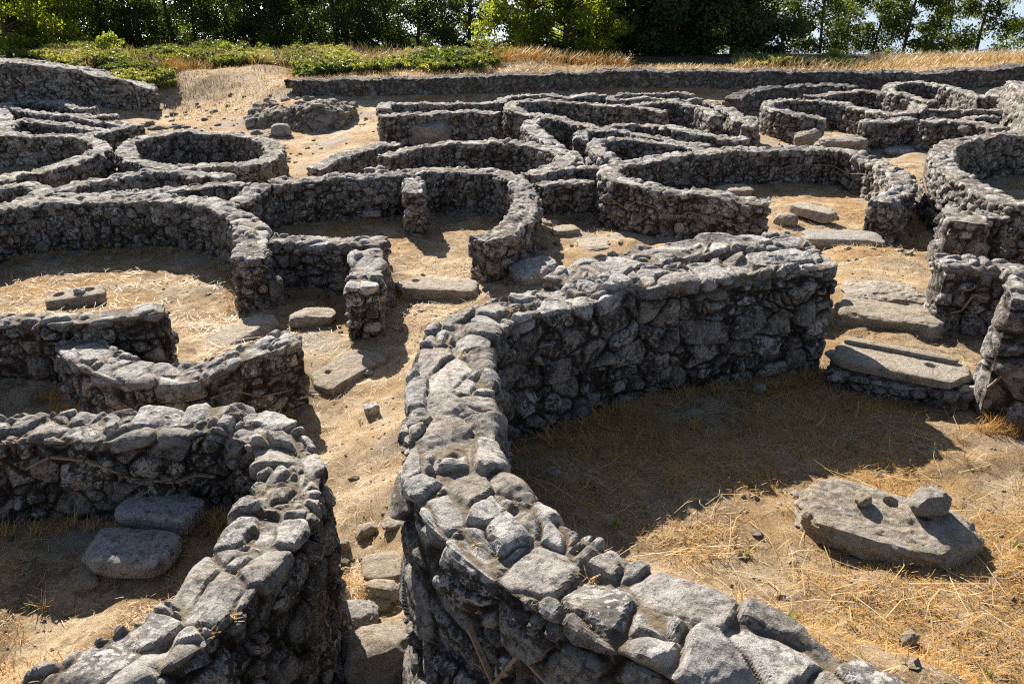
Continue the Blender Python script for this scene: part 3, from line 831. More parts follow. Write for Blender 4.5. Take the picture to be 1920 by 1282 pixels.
for px_, py_, dr, rad in [(700, 1000, 4.35, 0.55), (690, 1150, 4.25, 0.5), (700, 1250, 4.2, 0.5), (650, 900, 4.35, 0.5), (700, 900, 4.35, 0.6), (690, 820, 4.35, 0.7), (690, 760, 4.35, 0.7), (640, 700, 4.4, 0.7), (740, 640, 4.4, 0.6),
                          (820, 500, 4.42, 0.8), (1120, 450, 4.3, 1.0), (1250, 440, 4.15, 1.0), (1650, 540, 3.45, 0.7), (1690, 510, 3.6, 0.7), (630, 260, 5.2, 1.6), (600, 300, 5.2, 1.3), (400, 205, 5.15, 2.2), (330, 190, 5.0, 2.0), (480, 190, 4.9, 2.0), (650, 215, 5.0, 1.5)]:
    c_ = P(px_, py_, dr)
    pathw = np.maximum(pathw, np.exp(-(((V[:, :2] - c_[:2]) ** 2).sum(1) / rad ** 2) ** 1.5))
me = make_mesh('ground', V, F, {'green': green, 'rocky': rocky, 'path': pathw})
tag(add_obj('ground', me, M_GROUND), 'dry sandy earth with straw between the ruined walls', 'ground', kind='structure')


GZT = GZ.reshape(nr, nc)


def ground_z(xy):           # from here on: read the finished surface
    xy = np.atleast_2d(xy)
    fy = np.clip(np.interp(xy[:, 1], ys, np.arange(nr)), 0, nr - 1.001)
    fx = np.clip(np.interp(xy[:, 0] / (7.0 + 0.85 * np.abs(xy[:, 1])), ts, np.arange(nc)), 0, nc - 1.001)
    iy, ix = fy.astype(int), fx.astype(int)
    fy, fx = fy - iy, fx - ix
    return (GZT[iy, ix] * (1 - fx) + GZT[iy, ix + 1] * fx) * (1 - fy) + (GZT[iy + 1, ix] * (1 - fx) + GZT[iy + 1, ix + 1] * fx) * fy


def ground_relief(xy):
    return np.zeros(len(xy))


def gz(x, y):
    q = np.array([[x, y]], float)
    return float(ground_z(q)[0] + ground_relief(q)[0])


def hit(px, py):
    """point of the ground seen at a photo pixel"""
    r = FW + RT * ((px - CX) / FPX) + UP * ((CY - py) / FPX)
    r = r / np.linalg.norm(r)
    s = np.concatenate([np.arange(1.5, 12, 0.04), np.arange(12, 60, 0.15)])
    q = np.array([0, 0, CAMZ]) + s[:, None] * r
    below = q[:, 2] < ground_z(q[:, :2]) + ground_relief(q[:, :2])
    i = int(np.argmax(below)) if below.any() else len(s) - 1
    return q[i]


# the sea far below
m, nt, out = new_mat('sea_water')
N = NB(nt)
co = N.n('ShaderNodeTexCoord').outputs['Object']
b = N.n('ShaderNodeBsdfPrincipled')
b.inputs['Base Color'].default_value = (0.30, 0.38, 0.47, 1)  # base colour paled to stand in for distance haze
b.inputs['Roughness'].default_value = 0.45
N.link(N.bump(N.noise(co, 0.05, 5, 0.6), 0.3, 3.0), b.inputs['Normal'])
N.link(b.outputs[0], out.inputs['Surface'])
sv = np.array([(-9000, 150, -170), (9000, 150, -170), (9000, 16000, -170), (-9000, 16000, -170)], float)
tag(add_obj('sea', make_mesh('sea', sv, np.array([(0, 1, 2, 3)]), smooth=False), m), 'pale blue sea far below the hill behind the trees', 'sea', kind='structure')

# ------------------------------------------------------------------ loose stones, slabs, sills
def cube_sphere(n):
    key = ('cs', n)
    if key in WALLS:
        return WALLS[key]
    t = np.linspace(-1, 1, n + 1)
    vs, fs, k = [], [], 0
    for ax in range(3):
        for sg in (-1, 1):
            a, b = np.meshgrid(t, t, indexing='ij')
            p = np.zeros((n + 1, n + 1, 3))
            p[..., ax] = sg
            p[..., (ax + 1) % 3] = a
            p[..., (ax + 2) % 3] = b
            vs.append(p.reshape(-1, 3))
            g = np.arange((n + 1) ** 2).reshape(n + 1, n + 1) + k
            q = np.stack([g[:-1, :-1].ravel(), g[1:, :-1].ravel(), g[1:, 1:].ravel(), g[:-1, 1:].ravel()], 1)
            fs.append(q if sg > 0 else q[:, ::-1])
            k += (n + 1) ** 2
    v = np.vstack(vs)
    key_r = np.round(v * 5000).astype(np.int64)
    _, first, inv = np.unique(key_r, axis=0, return_index=True, return_inverse=True)
    inv = inv.ravel()
    WALLS[key] = (v[first], inv[np.vstack(fs)])
    return WALLS[key]


def rock_mesh(name, lx, ly, lz, box, seed, n=20, facets=5, bumpy=1.0, holes=(), taper=0.0):
    v, f = cube_sphere(n)
    d = v / np.linalg.norm(v, axis=1)[:, None]
    # rectify towards even spacing on a superellipsoid
    s = (np.abs(d) ** box).sum(1) ** (-1.0 / box)
    p = d * s[:, None]
    rng = np.random.RandomState(seed)
    for k in range(facets):      # break planes
        nr_ = rng.normal(size=3)
        nr_[2] *= 0.6
        nr_ /= np.linalg.norm(nr_)
        lim = rng.uniform(0.72, 0.95) * np.abs(p @ nr_).max()
        ex = np.maximum(0, p @ nr_ - lim)
        p = p - nr_ * ex[:, None] * 0.85
    p = p + d * (fbm(p * 1.3 + seed, 3, seed) * 0.10 + fbm(p * 4 + seed, 3, seed + 3) * 0.045)[:, None] * bumpy
    p[:, 0] *= 1 - taper * p[:, 1]
    sc = np.array([lx / 2, ly / 2, lz / 2])
    w = p * sc
    w = w + d * (fbm(w * 28 + seed, 3, seed + 9) * 0.007 * bumpy)[:, None]
    for hx, hy, hr, hd in holes:
        rr = np.sqrt((w[:, 0] - hx) ** 2 + (w[:, 1] - hy) ** 2)
        w[:, 2] -= np.where(p[:, 2] > 0.3, hd * np.clip((hr - rr) / (hr * 0.35), 0, 1), 0)
    w[:, 2] += lz / 2
    tn = np.full(len(w), rng.uniform(0.2, 1.0))
    return make_mesh(name, w, f, {'joint': np.ones(len(w)), 'tone': tn, 'hue': np.full(len(w), rng.uniform(0, 0.8)), 'lit_tone': np.ones(len(w))})


def rock(label, px, py, wpx, ratio, h, rot=0.0, box=2.6, seed=1, mat=None, name='stone', cat='stone', group=None, drop=None, sink=0.12, n=20, tilt=(0, 0), facets=5, bumpy=1.0, holes=(), parent=None, taper=0.0):
    """a loose stone whose foot is seen at (px, py); wpx its width in the photo"""
    q = hit(px, py) if drop is None else P(px, py, drop)
    dep = float(np.dot(q - np.array([0, 0, CAMZ]), FW))
    w = wpx / FPX * dep
    me = rock_mesh(name, w, w * ratio, h, box, seed, n, facets, bumpy, holes, taper)
    o = add_obj(name, me, mat or M_NEAR, loc=(q[0], q[1], q[2] - h * sink))
    o.rotation_euler = (tilt[0], tilt[1], rot)
    return tag(o, label, cat, group)


def slab(label, a, b, drop, width, thick, name='stone_slab', cat='stone slab', seed=1, mat=None, box=6.0, group=None, n=44, tilt=(0, 0), holes=(), facets=3, bumpy=0.6, dropb=None, taper=0.0):
    """a long slab: a, b are the photo pixels at the two ends of the middle line of its top"""
    A, B = P(a[0], a[1], drop), P(b[0], b[1], drop if dropb is None else dropb)
    L = np.linalg.norm((B - A)[:2])
    me = rock_mesh(name, L, width, thick, box, seed, n, facets, bumpy, holes, taper)
    c = (A + B) / 2
    o = add_obj(name, me, mat or M_SLAB, loc=(c[0], c[1], c[2] - thick))
    d = B - A
    o.rotation_euler = (tilt[0], tilt[1] - math.atan2(d[2], L), math.atan2(d[1], d[0]))
    return tag(o, label, cat, group)


def top_point(o_, px, py, drop):
    """where the sight line of a pixel meets the top of an object already placed"""
    m_ = o_.matrix_basis
    vv = np.array([m_ @ v.co for v in o_.data.vertices])
    for _ in range(5):
        q = P(px, py, drop)
        near_ = np.argsort(((vv[:, :2] - q[:2]) ** 2).sum(1))[:24]
        drop = CAMZ - vv[near_, 2].max()
    return drop


# sills and threshold slabs
slab('long worn sill slab with a round socket between the square pillar and the pier', (738, 527), (898, 534), 4.22, 0.46, 0.2, name='sill_slab', cat='sill slab', seed=3, holes=((-0.30, 0.05, 0.05, 0.07),))
slab('sunlit sill slab leading from the wide left hut towards the path', (352, 664), (505, 588), 4.25, 0.46, 0.22, name='sill_slab', cat='sill slab', seed=4)
slab('worn slab at the end of the crescent wall beside the path', (596, 722), (700, 655), 4.3, 0.52, 0.2, name='sill_slab', cat='sill slab', seed=5, holes=((-0.2, 0.1, 0.04, 0.06),))
slab('broad light grey slab lying in the doorway of the round hut', (1508, 437), (1655, 441), 4.05, 0.52, 0.2, name='doorway_slab', cat='doorway slab', seed=6, mat=M_LIT)
t4 = slab('threshold slab with a square socket in the doorway of the nearest hut', (1568, 652), (1822, 702), 3.04, 0.42, 0.09, name='threshold_slab', cat='threshold slab', seed=7, mat=M_SLAB, holes=((0.22, 0.02, 0.04, 0.1),))
lip = rock_mesh('raised_lip', 0.86, 0.09, 0.06, 6, 8, 24, 2, 0.6)
o = add_obj('raised_lip', lip, M_SLAB, parent=t4, loc=(-0.03, 0.17, 0.065))
slab('layered rock step just outside the nearest hut, below the squared wall end', (1572, 566), (1772, 598), 3.28, 0.5, 0.24, name='rock_step', cat='rock step', seed=9, mat=M_SLAB, facets=6, bumpy=1.5, box=7)
slab('upper flat rock between the big curved wall and the squared wall end', (1585, 535), (1735, 545), 3.32, 0.7, 0.16, name='flat_rock', cat='flat rock', seed=10, mat=M_SLAB, facets=9, bumpy=2.2, box=3)
slab('flat pale rock in the shade between the round hut and the stubby pier', (1700, 480), (1790, 476), 4.1, 0.4, 0.14, name='flat_rock', cat='flat rock', seed=11, mat=M_SLAB, box=4)
slab('dark flat slab behind the stubby pier at the right edge', (1830, 452), (1960, 446), 3.95, 0.7, 0.14, name='flat_rock', cat='flat rock', seed=12, mat=M_MID, box=4)

# the nearest hut
sa = slab('long tilted slab with a socket hole lying on the floor of the nearest hut', (1498, 915), (1832, 992), 3.0, 0.58, 0.25, name='stone_slab', cat='stone slab', seed=21, n=80, facets=14, bumpy=1.35, tilt=(0.05, 0), holes=((0.03, 0.10, 0.045, 0.10), (0.2, 0.02, 0.03, 0.03)), box=4.2, dropb=3.07, mat=M_SLAB)
rock('pale rounded stone resting on the long tilted slab', 1738, 958, 78, 0.75, 0.135, 0.3, 2.6, 22, M_LIT, drop=top_point(sa, 1738, 958, 3.0) + 0.012, n=26, facets=7, sink=0.0)
rock('small brown stone beside the socket on the long tilted slab', 1617, 943, 36, 0.8, 0.06, 0.5, 2.4, 23, M_SLAB, drop=top_point(sa, 1617, 943, 3.0) + 0.008, sink=0.0)
rock('small upright stone standing in dry grass by the bottom right corner', 1702, 1207, 36, 0.7, 0.085, 0.4, 2.8, 24, M_SLAB)
rock('small dark stone in dry grass right of the upright stone', 1848, 1136, 24, 0.9, 0.035, 0.1, 2.4, 25, M_DARK)
rock('pale upright block in the shade at the foot of the big wall, nearest hut', 1421, 737, 24, 0.7, 0.10, 0.2, 5, 26, M_LIT, name='stone_block')
rock('pale chip of stone in deep shade near the bend of the big wall', 1040, 890, 32, 0.8, 0.035, 0.7, 2.4, 27, M_LIT)
rock('flat pale chip lying among straw in the shaded middle of the nearest hut', 1302, 775, 36, 0.7, 0.02, 0.4, 2.6, 28, M_LIT)

# the sunken hut at lower left
rock('half-sunlit rounded slab in the sunken hut at lower left', 248, 1054, 180, 0.58, 0.15, -0.12, 4.0, 31, M_NEAR, name='rounded_slab', cat='rounded slab', n=50, bumpy=0.5, facets=3, sink=-0.05)
rock('shaded oblong slab behind the half-sunlit slab in the sunken hut', 306, 976, 150, 0.52, 0.15, -0.22, 6.5, 32, M_NEAR, name='oblong_slab', cat='oblong slab', n=50, bumpy=0.5, facets=3, sink=0.0)
rock('small stone propped under the half-sunlit slab', 163, 1100, 44, 0.7, 0.07, 0.4, 2.6, 33, M_SLAB)
rock('white squared chip of stone on the sunken hut floor', 139, 962, 17, 0.7, 0.055, 0.2, 6, 34, M_LIT, name='stone_chip')
rock('grey chip beside the shaded oblong slab', 217, 964, 24, 0.8, 0.05, 0.2, 2.4, 35, M_MID)
rock('tiny white pebble at the left edge of the sunken hut', 3, 990, 14, 0.8, 0.035, 0.2, 2.4, 36, M_LIT, name='pebble')

# the wide hut at left
bl = rock('brown stone block with round sockets on its top in the wide left hut', 146, 568, 100, 0.55, 0.18, 0.42, 6, 41, M_SLAB, name='socket_block', cat='stone block', n=56, bumpy=0.35, facets=2, sink=0.1,
          holes=((-0.2, 0.0, 0.075, 0.06), (0.17, 0.03, 0.075, 0.06)))
rock('little stone sitting on top of the socketed block', 150, 549, 20, 0.8, 0.07, 0.3, 2.8, 42, M_NEAR, drop=top_point(bl, 150, 549, 4.2) + 0.01, sink=0.0)
rock('flat boulder-like slab in the passage left of the pier', 588, 606, 86, 0.55, 0.2, 0.2, 3.6, 43, M_SLAB, name='flat_rock', cat='flat rock')
rock('upright slab leaning on the square pillar of the wide left hut', 522, 566, 26, 1.6, 0.42, 0.35, 6, 44, M_DARK, name='upright_slab', cat='upright slab')
rock('long pale stone in the shade along the horseshoe hut back wall', 690, 403, 52, 0.6, 0.12, 0.0, 4, 45, M_MID, name='flat_rock', cat='flat rock')
rock('small stone at the shaded foot of the square pillar beside the path', 498, 606, 40, 0.8, 0.12, 0.0, 3, 46, M_MID)

# round hut right of centre
rock('flat rounded stone lying inside the round hut near its front wall', 1376, 366, 68, 0.75, 0.20, 0.1, 3.2, 51, M_SLAB, name='flat_stone', cat='flat stone')
slab('long brown slab tipped on its side inside the round hut doorway', (1490, 378), (1562, 400), 4.12, 0.36, 0.18, seed=52, mat=M_SLAB, n=30)
rock('dark block under the right end of the tipped brown slab', 1542, 408, 44, 0.8, 0.18, 0.4, 4, 53, M_SLAB, name='stone_block')
rock('squat brown stone beside the door end of the round hut wall', 1471, 421, 42, 0.8, 0.22, 0.1, 3.4, 54, M_SLAB)

# pale flat rocks in front of the round hut
for k, (px, py, w, r, h, ro, lb) in enumerate([
        (1125, 463, 84, 0.8, 0.10, 0.1, 'pale flat rock nearest the low straight wall, left of a row of three'),
        (1205, 455, 120, 0.7, 0.10, -0.1, 'broad pale flat rock in the middle of a row of three before the round hut'),
        (1285, 450, 100, 0.7, 0.08, 0.2, 'pale flat rock at the right of a row of three before the round hut'),
        (1057, 438, 56, 0.7, 0.12, 0.4, 'flat stone in the gap between the horseshoe hut and the round hut'),
        (1028, 424, 40, 0.7, 0.12, -0.3, 'small flat stone behind the gap stone at the horseshoe hut')]):
    rock(lb, px, py, w, r, h, ro, 4, 60 + k, M_SLAB, name='flat_rock', cat='flat rock')
rock('grey slab with a slot leaning beside the square pillar of the horseshoe hut', 1004, 518, 88, 0.8, 0.22, 0.35, 5, 66, M_MID, name='slotted_slab', cat='stone slab', n=40, holes=((0.12, -0.04, 0.05, 0.08),), tilt=(0.12, -0.1))

# boulders farther off
rock('big pointed boulder in front of the two parallel walls', 806, 270, 86, 0.8, 0.85, 0.2, 2.2, 71, M_RUBBLE, name='boulder', cat='boulder', n=30, facets=9)
rock('dark boulder at the foot of the rubble mound', 528, 256, 36, 0.8, 0.42, 0.2, 2.8, 72, M_MID, name='boulder', cat='boulder')
rock('smooth grey outcrop boulder behind the round hut, right one of a pair', 1575, 287, 105, 0.8, 0.5, 0.1, 2.4, 73, M_RUBBLE, name='boulder', cat='boulder', n=32, facets=12, bumpy=2.2)
rock('smooth grey outcrop boulder behind the round hut, left one of a pair', 1514, 283, 60, 0.9, 0.66, 0.1, 2.5, 74, M_RUBBLE, name='boulder', cat='boulder', n=32, facets=12, bumpy=2.2)
for k, (px, py, w, h, lb) in enumerate([(1630, 272, 60, 0.3, 'first ledge rock right of the outcrop pair'), (1672, 268, 60, 0.34, 'middle ledge rock between the outcrop pair and the gap'), (1716, 268, 56, 0.3, 'ledge rock nearest the curved wall at the right edge'),
                                        (1688, 290, 60, 0.2, 'brown rock half buried in straw behind the round hut'), (1578, 246, 24, 0.06, 'flat stone on the ground in the barrel-shaped hut doorway')]):
    rock(lb, px, py, w, 0.7, h, 0.1 * k, 3, 80 + k, M_MID, name='ledge_rock', cat='rock')

# stones on the path between the near huts
for k, (px, py, w, r, h, ro, bx, mt, lb) in enumerate([
        (687, 1004, 42, 0.7, 0.12, 0.5, 2.8, M_SLAB, 'angular buff stone on the path between the near walls'),
        (647, 1030, 22, 0.8, 0.10, 0.1, 3, M_SLAB, 'small buff stone against the lower left wall'),
        (718, 1118, 66, 0.6, 0.14, -0.1, 3.2, M_SLAB, 'upper of two stacked stones beside the big curved wall'),
        (712, 1140, 46, 0.8, 0.10, 0.2, 2.8, M_SLAB, 'lower of two stacked stones beside the big curved wall'),
        (725, 1065, 90, 0.8, 0.06, 0.2, 3.5, M_SLAB, 'flat pale stone sunk in the path above the stacked stones'),
        (738, 985, 44, 0.8, 0.06, 0.2, 3.5, M_SLAB, 'flat sunlit stone touching the big curved wall'),
        (716, 1275, 135, 0.8, 0.42, 0.3, 4.5, M_SLAB, 'large sunlit flat-topped rock filling the bottom of the path'),
        (640, 1262, 90, 0.8, 0.24, 0.3, 3.0, M_NEAR, 'shaded half-buried boulder left of the large flat-topped rock'),
        (580, 1268, 76, 0.9, 0.26, 0.1, 2.6, M_NEAR, 'dark rounded stone at the foot of the lower left wall'),
        (665, 1165, 90, 0.7, 0.14, 0.1, 3.0, M_NEAR, 'shaded flat stone at the foot of the lower left wall'),
        (697, 775, 28, 0.9, 0.12, 0.4, 5, M_NEAR, 'small dark cube of stone alone on the sandy path'),
        (692, 703, 16, 0.9, 0.07, 0.4, 2.5, M_NEAR, 'pebble in the pier shadow on the path')]):
    rock(lb, px, py, w, r, h, ro, bx, 100 + k, mt, cat='stone', name='path_stone')

# the rubble mound and the stones strewn over the sand: one model each, copied
rng = np.random.RandomState(5)
proto = [rock_mesh('rubble_stone', 1, rng.uniform(0.6, 0.95), rng.uniform(0.5, 0.75), rng.uniform(3.0, 6.0), 200 + k, 14, 16, 1.6) for k in range(7)]
for me in proto:
    me.materials.append(M_RUBBLE)


def copy_stone(k, px, py, w, label, group, name='rubble_stone', lift=0.0):
    q = hit(px, py)
    o = bpy.data.objects.new(name, proto[k % 7])
    COL.objects.link(o)
    o.location = (q[0], q[1], q[2] - w * rng.uniform(0.22, 0.48) + lift)
    o.scale = (w, w, w)
    o.rotation_euler = (rng.uniform(-0.3, 0.3), rng.uniform(-0.3, 0.3), rng.uniform(0, 6.28))
    return tag(o, label, 'stone', group)


for k in range(130):
    a, rr_ = rng.uniform(0, 6.28), rng.uniform(0, 1) ** 0.7
    px, py = 560 + 118 * rr_ * math.cos(a), 214 + 40 * rr_ * math.sin(a)
    copy_stone(k, px, py, rng.uniform(0.10, 0.42) * rng.uniform(0.6, 1.15), 'grey stone lying in the rubble mound behind the complete ring', 'stones of the rubble mound')
for k in range(26):
    px, py = rng.uniform(450, 560), rng.uniform(225, 262)
    copy_stone(k, px, py, rng.uniform(0.2, 0.5), 'grey stone lying in the rubble mound behind the complete ring', 'stones of the rubble mound')
for k in range(60):
    px, py = rng.uniform(220, 470), rng.uniform(178, 238)
    copy_stone(k, px, py, rng.uniform(0.08, 0.26), 'small stone strewn over the sandy clearing at upper left', 'stones strewn over the sandy clearing', name='field_stone')
for k in range(14):
    px, py = rng.uniform(535, 705), rng.uniform(232, 320)
    copy_stone(k, px, py, rng.uniform(0.06, 0.16), 'small stone on the sand right of the complete ring', 'stones on the sand by the ring', name='field_stone')
for k in range(9):
    copy_stone(k, 280 + k * 8 + rng.uniform(-3, 3), 238 + rng.uniform(-2, 6), rng.uniform(0.25, 0.45), 'flat stone in the short line behind the complete ring', 'line of stones behind the ring', name='field_stone')


# stones fallen at the foot of the walls
for key, cnt, s0, s1 in (('W1', 9, 0.03, 0.09), ('W3', 9, 0.03, 0.08), ('W4', 6, 0.04, 0.10), ('W6', 10, 0.05, 0.12), ('W8', 12, 0.05, 0.14), ('W10', 14, 0.05, 0.14), ('W7a', 4, 0.05, 0.1), ('W7b', 5, 0.05, 0.1), ('W13', 4, 0.04, 0.1), ('W2', 5, 0.05, 0.12), ('W20', 6, 0.08, 0.18), ('W19b', 6, 0.08, 0.2), ('R1', 8, 0.06, 0.16)):
    w_ = WALLS[key]
    for k in range(cnt):
        i = rng.randint(0, len(w_.c))
        sd = rng.choice([-1, 1]) if key != 'W1' else 1
        q = w_.c[i, :2] + w_.nl[i] * sd * (w_.t / 2 + 0.10 + rng.uniform(0, 0.22))
        w = rng.uniform(s0, s1)
        o = bpy.data.objects.new('fallen_stone', proto[rng.randint(7)])
        COL.objects.link(o)
        o.location = (q[0], q[1], gz(q[0], q[1]) - w * 0.2)
        o.scale = (w, w, w)
        o.rotation_euler = (rng.uniform(-0.3, 0.3), rng.uniform(-0.3, 0.3), rng.uniform(0, 6.28))
        tag(o, 'small loose stone lying at the foot of a hut wall', 'stone', 'loose stones at the feet of the walls')


# ------------------------------------------------------------------ straw, dry grass, weeds
def blades(name, pos, length, width, lift, heading, mat, tone, label, curl=0.15, cat=None):
    """thin two-segment blades as one mesh; lift = height of the far end"""
    n = len(pos)
    d = np.stack([np.cos(heading), np.sin(heading), np.zeros(n)], 1)
    hor = np.sqrt(np.maximum(1e-6, length ** 2 - np.minimum(lift, length * 0.98) ** 2))
    s = np.stack([-d[:, 1], d[:, 0], np.zeros(n)], 1) * (width / 2)[:, None]
    bend = np.random.RandomState(len(pos)).uniform(-curl, curl, n)[:, None] * np.stack([-d[:, 1], d[:, 0], np.zeros(n)], 1) * length[:, None]
    mid = pos + d * (hor * 0.5)[:, None] + bend
    mid[:, 2] += lift * 0.65
    end = pos + d * hor[:, None]
    end[:, 2] += lift
    V = np.stack([pos - s, pos + s, mid - s, mid + s, end - s * 0.4, end + s * 0.4], 1).reshape(-1, 3)
    k = np.arange(n)[:, None] * 6
    F = np.vstack([k + np.array([[0, 1, 3, 2]]), k + np.array([[2, 3, 5, 4]])])
    me = make_mesh(name, V, F, {'tone': np.repeat(tone, 6)}, smooth=False)
    return tag(add_obj(name, me, mat), label, cat, kind='stuff')


def scatter(n, x0, x1, y0, y1, thr=-0.2, k=500, sc=1.1):
    p = np.stack([rng.uniform(x0, x1, n), rng.uniform(y0, y1, n)], 1)
    # keep what the picture can see, with a margin
    p = p[np.abs(p[:, 0]) < 1.6 + 0.78 * p[:, 1]]
    m = fbm(np.stack([p[:, 0], p[:, 1], p[:, 0] * 0], 1) * sc, 3, k) + rng.normal(0, 0.12, len(p))
    return p[m > thr]


def on_ground(p, up=0.004):
    return np.stack([p[:, 0], p[:, 1], ground_z(p) + ground_relief(p) + up], 1)


for q, (x0, x1, y0, y1, cnt, th) in enumerate([(-0.4, 5.5, 1.3, 6.2, 120000, -0.12), (-4.2, -1.0, 1.6, 4.8, 42000, -0.02), (-6, -0.5, 4.0, 10, 16000, 0.15)]):
    p = on_ground(scatter(cnt, x0, x1, y0, y1, th, 500 + q, 1.5))
    n = len(p)
    stand = rng.uniform(0, 1, n) ** 3
    ln = rng.uniform(0.02, 0.085, n)
    blades('straw', p, ln, rng.uniform(0.0018, 0.004, n), ln * stand * 0.8, rng.uniform(0, 6.28, n), M_STRAWO if q < 2 else M_STRAW, rng.uniform(0, 1, n) ** 1.3,
           ['matted ochre dry grass on the floor of the nearest hut', 'matted ochre dry grass on the floor of the sunken hut', 'pale straw on the path and in the wide left hut'][q])
# rooted dry tufts, thickest along the foot of the walls
tf = [scatter(260, -0.4, 5.5, 1.4, 6.2, 0.1, 515, 1.5), scatter(90, -4.2, -1.0, 1.6, 4.8, 0.1, 516, 1.5)]
for key, sd, hh in (('W1', 1, 0.03), ('W3', 1, 0.03), ('W14', -1, 0.03), ('W6', 1, 0.03), ('W4', -1, 0.03), ('W3', -1, 0.03)):
    w_ = WALLS[key]
    ii = rng.randint(0, len(w_.c), 60)
    tf.append(w_.c[ii, :2] + w_.nl[ii] * sd * (w_.t / 2 + 0.10 + rng.uniform(0, 0.14, 60))[:, None])
tf = np.vstack(tf)
pp = np.repeat(tf, 26, 0)
p = on_ground(pp + rng.normal(0, 0.022, pp.shape))
n = len(p)
ln = rng.uniform(0.04, 0.15, n)
blades('grass', p, ln, rng.uniform(0.002, 0.004, n), ln * rng.uniform(0.3, 0.95, n), rng.uniform(0, 6.28, n), M_STRAWO, rng.uniform(0, 1, n), 'dry grass tufts rooted along the foot of the near walls')
p = on_ground(scatter(16000, -6, 7, 1.2, 10, -0.1, 510))
n = len(p)
blades('straw', p, rng.uniform(0.03, 0.14, n), rng.uniform(0.002, 0.004, n), rng.uniform(0.0, 0.03, n), rng.uniform(0, 6.28, n), M_STRAW, rng.uniform(0, 1, n), 'pale bits of straw littering the floors and the path')
# dry moss and grass lodged between the capstones of the near walls
tf = []
for key, cnt in (('W1', 40), ('W3', 28), ('W4', 8), ('W2', 10)):
    w_ = WALLS[key]
    ii = rng.randint(0, len(w_.c), cnt)
    q = w_.c[ii].copy()
    q[:, :2] += w_.nl[ii] * (rng.uniform(-0.42, 0.42, cnt) * w_.t)[:, None]
    q[:, 2] -= 0.012
    tf.append(q)
pp = np.repeat(np.vstack(tf), 16, 0)
p = pp + rng.normal(0, 0.016, pp.shape) * np.array([1, 1, 0.2])
n = len(p)
ln = rng.uniform(0.015, 0.06, n)
blades('grass', p, ln, rng.uniform(0.002, 0.0035, n), ln * rng.uniform(0.1, 0.6, n), rng.uniform(0, 6.28, n), M_STRAWO, rng.uniform(0, 1, n), 'wisps of dry grass lodged between the capstones')
# grit and pebbles on the bare earth
gp = np.vstack([scatter(5200, -6, 7, 1.3, 11, -0.1, 560, 1.0), scatter(2600, -14, 12, 11, 26, 0.0, 561, 0.5)])
gp = on_ground(gp, 0.0)
v0, f0 = cube_sphere(2)
v0 = v0 / np.linalg.norm(v0, axis=1)[:, None]
ng = len(gp)
sz = np.where(gp[:, 1] < 11, rng.uniform(0.004, 0.016, ng) * (1 + 1.6 * (rng.uniform(0, 1, ng) > 0.93)), rng.uniform(0.02, 0.06, ng))
GV = v0[None] * (1 + 0.3 * rng.normal(size=(ng, len(v0), 1))) * sz[:, None, None] * np.array([1.2, 1.0, 0.7]) + gp[:, None, :]
GF = f0[None] + (np.arange(ng) * len(v0))[:, None, None]
tag(add_obj('gravel', make_mesh('gravel', GV.reshape(-1, 3), GF.reshape(-1, 4), {'tone': np.repeat(rng.uniform(0, 1, ng), len(v0)), 'hue': np.repeat(rng.uniform(0, 1, ng), len(v0)), 'joint': np.ones(ng * len(v0)), 'lit_tone': np.ones(ng * len(v0))}, smooth=False), M_SLAB),
    'grit and pebbles strewn over the bare earth', None, kind='stuff')
p = on_ground(np.vstack([scatter(1300, -0.3, 6, 1.5, 6.3, -0.1, 520), scatter(350, -6, -1.5, 1.6, 5, -0.1, 521), scatter(500, -6.5, -2.5, 7.2, 12, -0.1, 522)]), 0.012)
n = len(p)
blades('straw', p, rng.uniform(0.15, 0.46, n), rng.uniform(0.003, 0.0055, n), rng.uniform(0.0, 0.06, n), rng.uniform(0, 6.28, n), M_STRAW, rng.uniform(0.3, 1, n), 'long pale straw stalks lying loose in the huts')
p = on_ground(scatter(22000, -12, 14, 9, 18, 0.0, 530, 0.8))
n = len(p)
blades('straw', p, rng.uniform(0.06, 0.2, n), rng.uniform(0.005, 0.009, n), rng.uniform(0.0, 0.05, n), rng.uniform(0, 6.28, n), M_STRAW, rng.uniform(0, 1, n), 'dry straw on the ground among the middle huts')
# weeds: small green tufts
pts = scatter(120, -3, 4, 1.8, 9, 0.05, 540)
pp = np.repeat(pts, 12, 0) + rng.normal(0, 0.012, (len(pts) * 12, 2))
p = on_ground(pp)
n = len(p)
blades('weeds', p, rng.uniform(0.025, 0.06, n), rng.uniform(0.004, 0.008, n), rng.uniform(0.012, 0.05, n), rng.uniform(0, 6.28, n), M_GREEN, rng.uniform(0, 1, n), 'tiny green weeds sprouting from the dry earth')

# ------------------------------------------------------------------ trees, bracken, grass bank
def leaf_quads(pos, size, aspect, rs, droop=0.0):
    n = len(pos)
    a = rs.normal(size=(n, 3))
    a[:, 2] -= droop
    a /= np.linalg.norm(a, axis=1)[:, None]
    b = np.cross(a, rs.normal(size=(n, 3)))
    b /= np.linalg.norm(b, axis=1)[:, None]
    L = size[:, None]
    W = L * aspect
    V = np.stack([pos - a * L / 2, pos + b * W / 2, pos + a * L / 2, pos - b * W / 2], 1).reshape(-1, 3)
    F = np.arange(n * 4).reshape(n, 4)
    return V, F


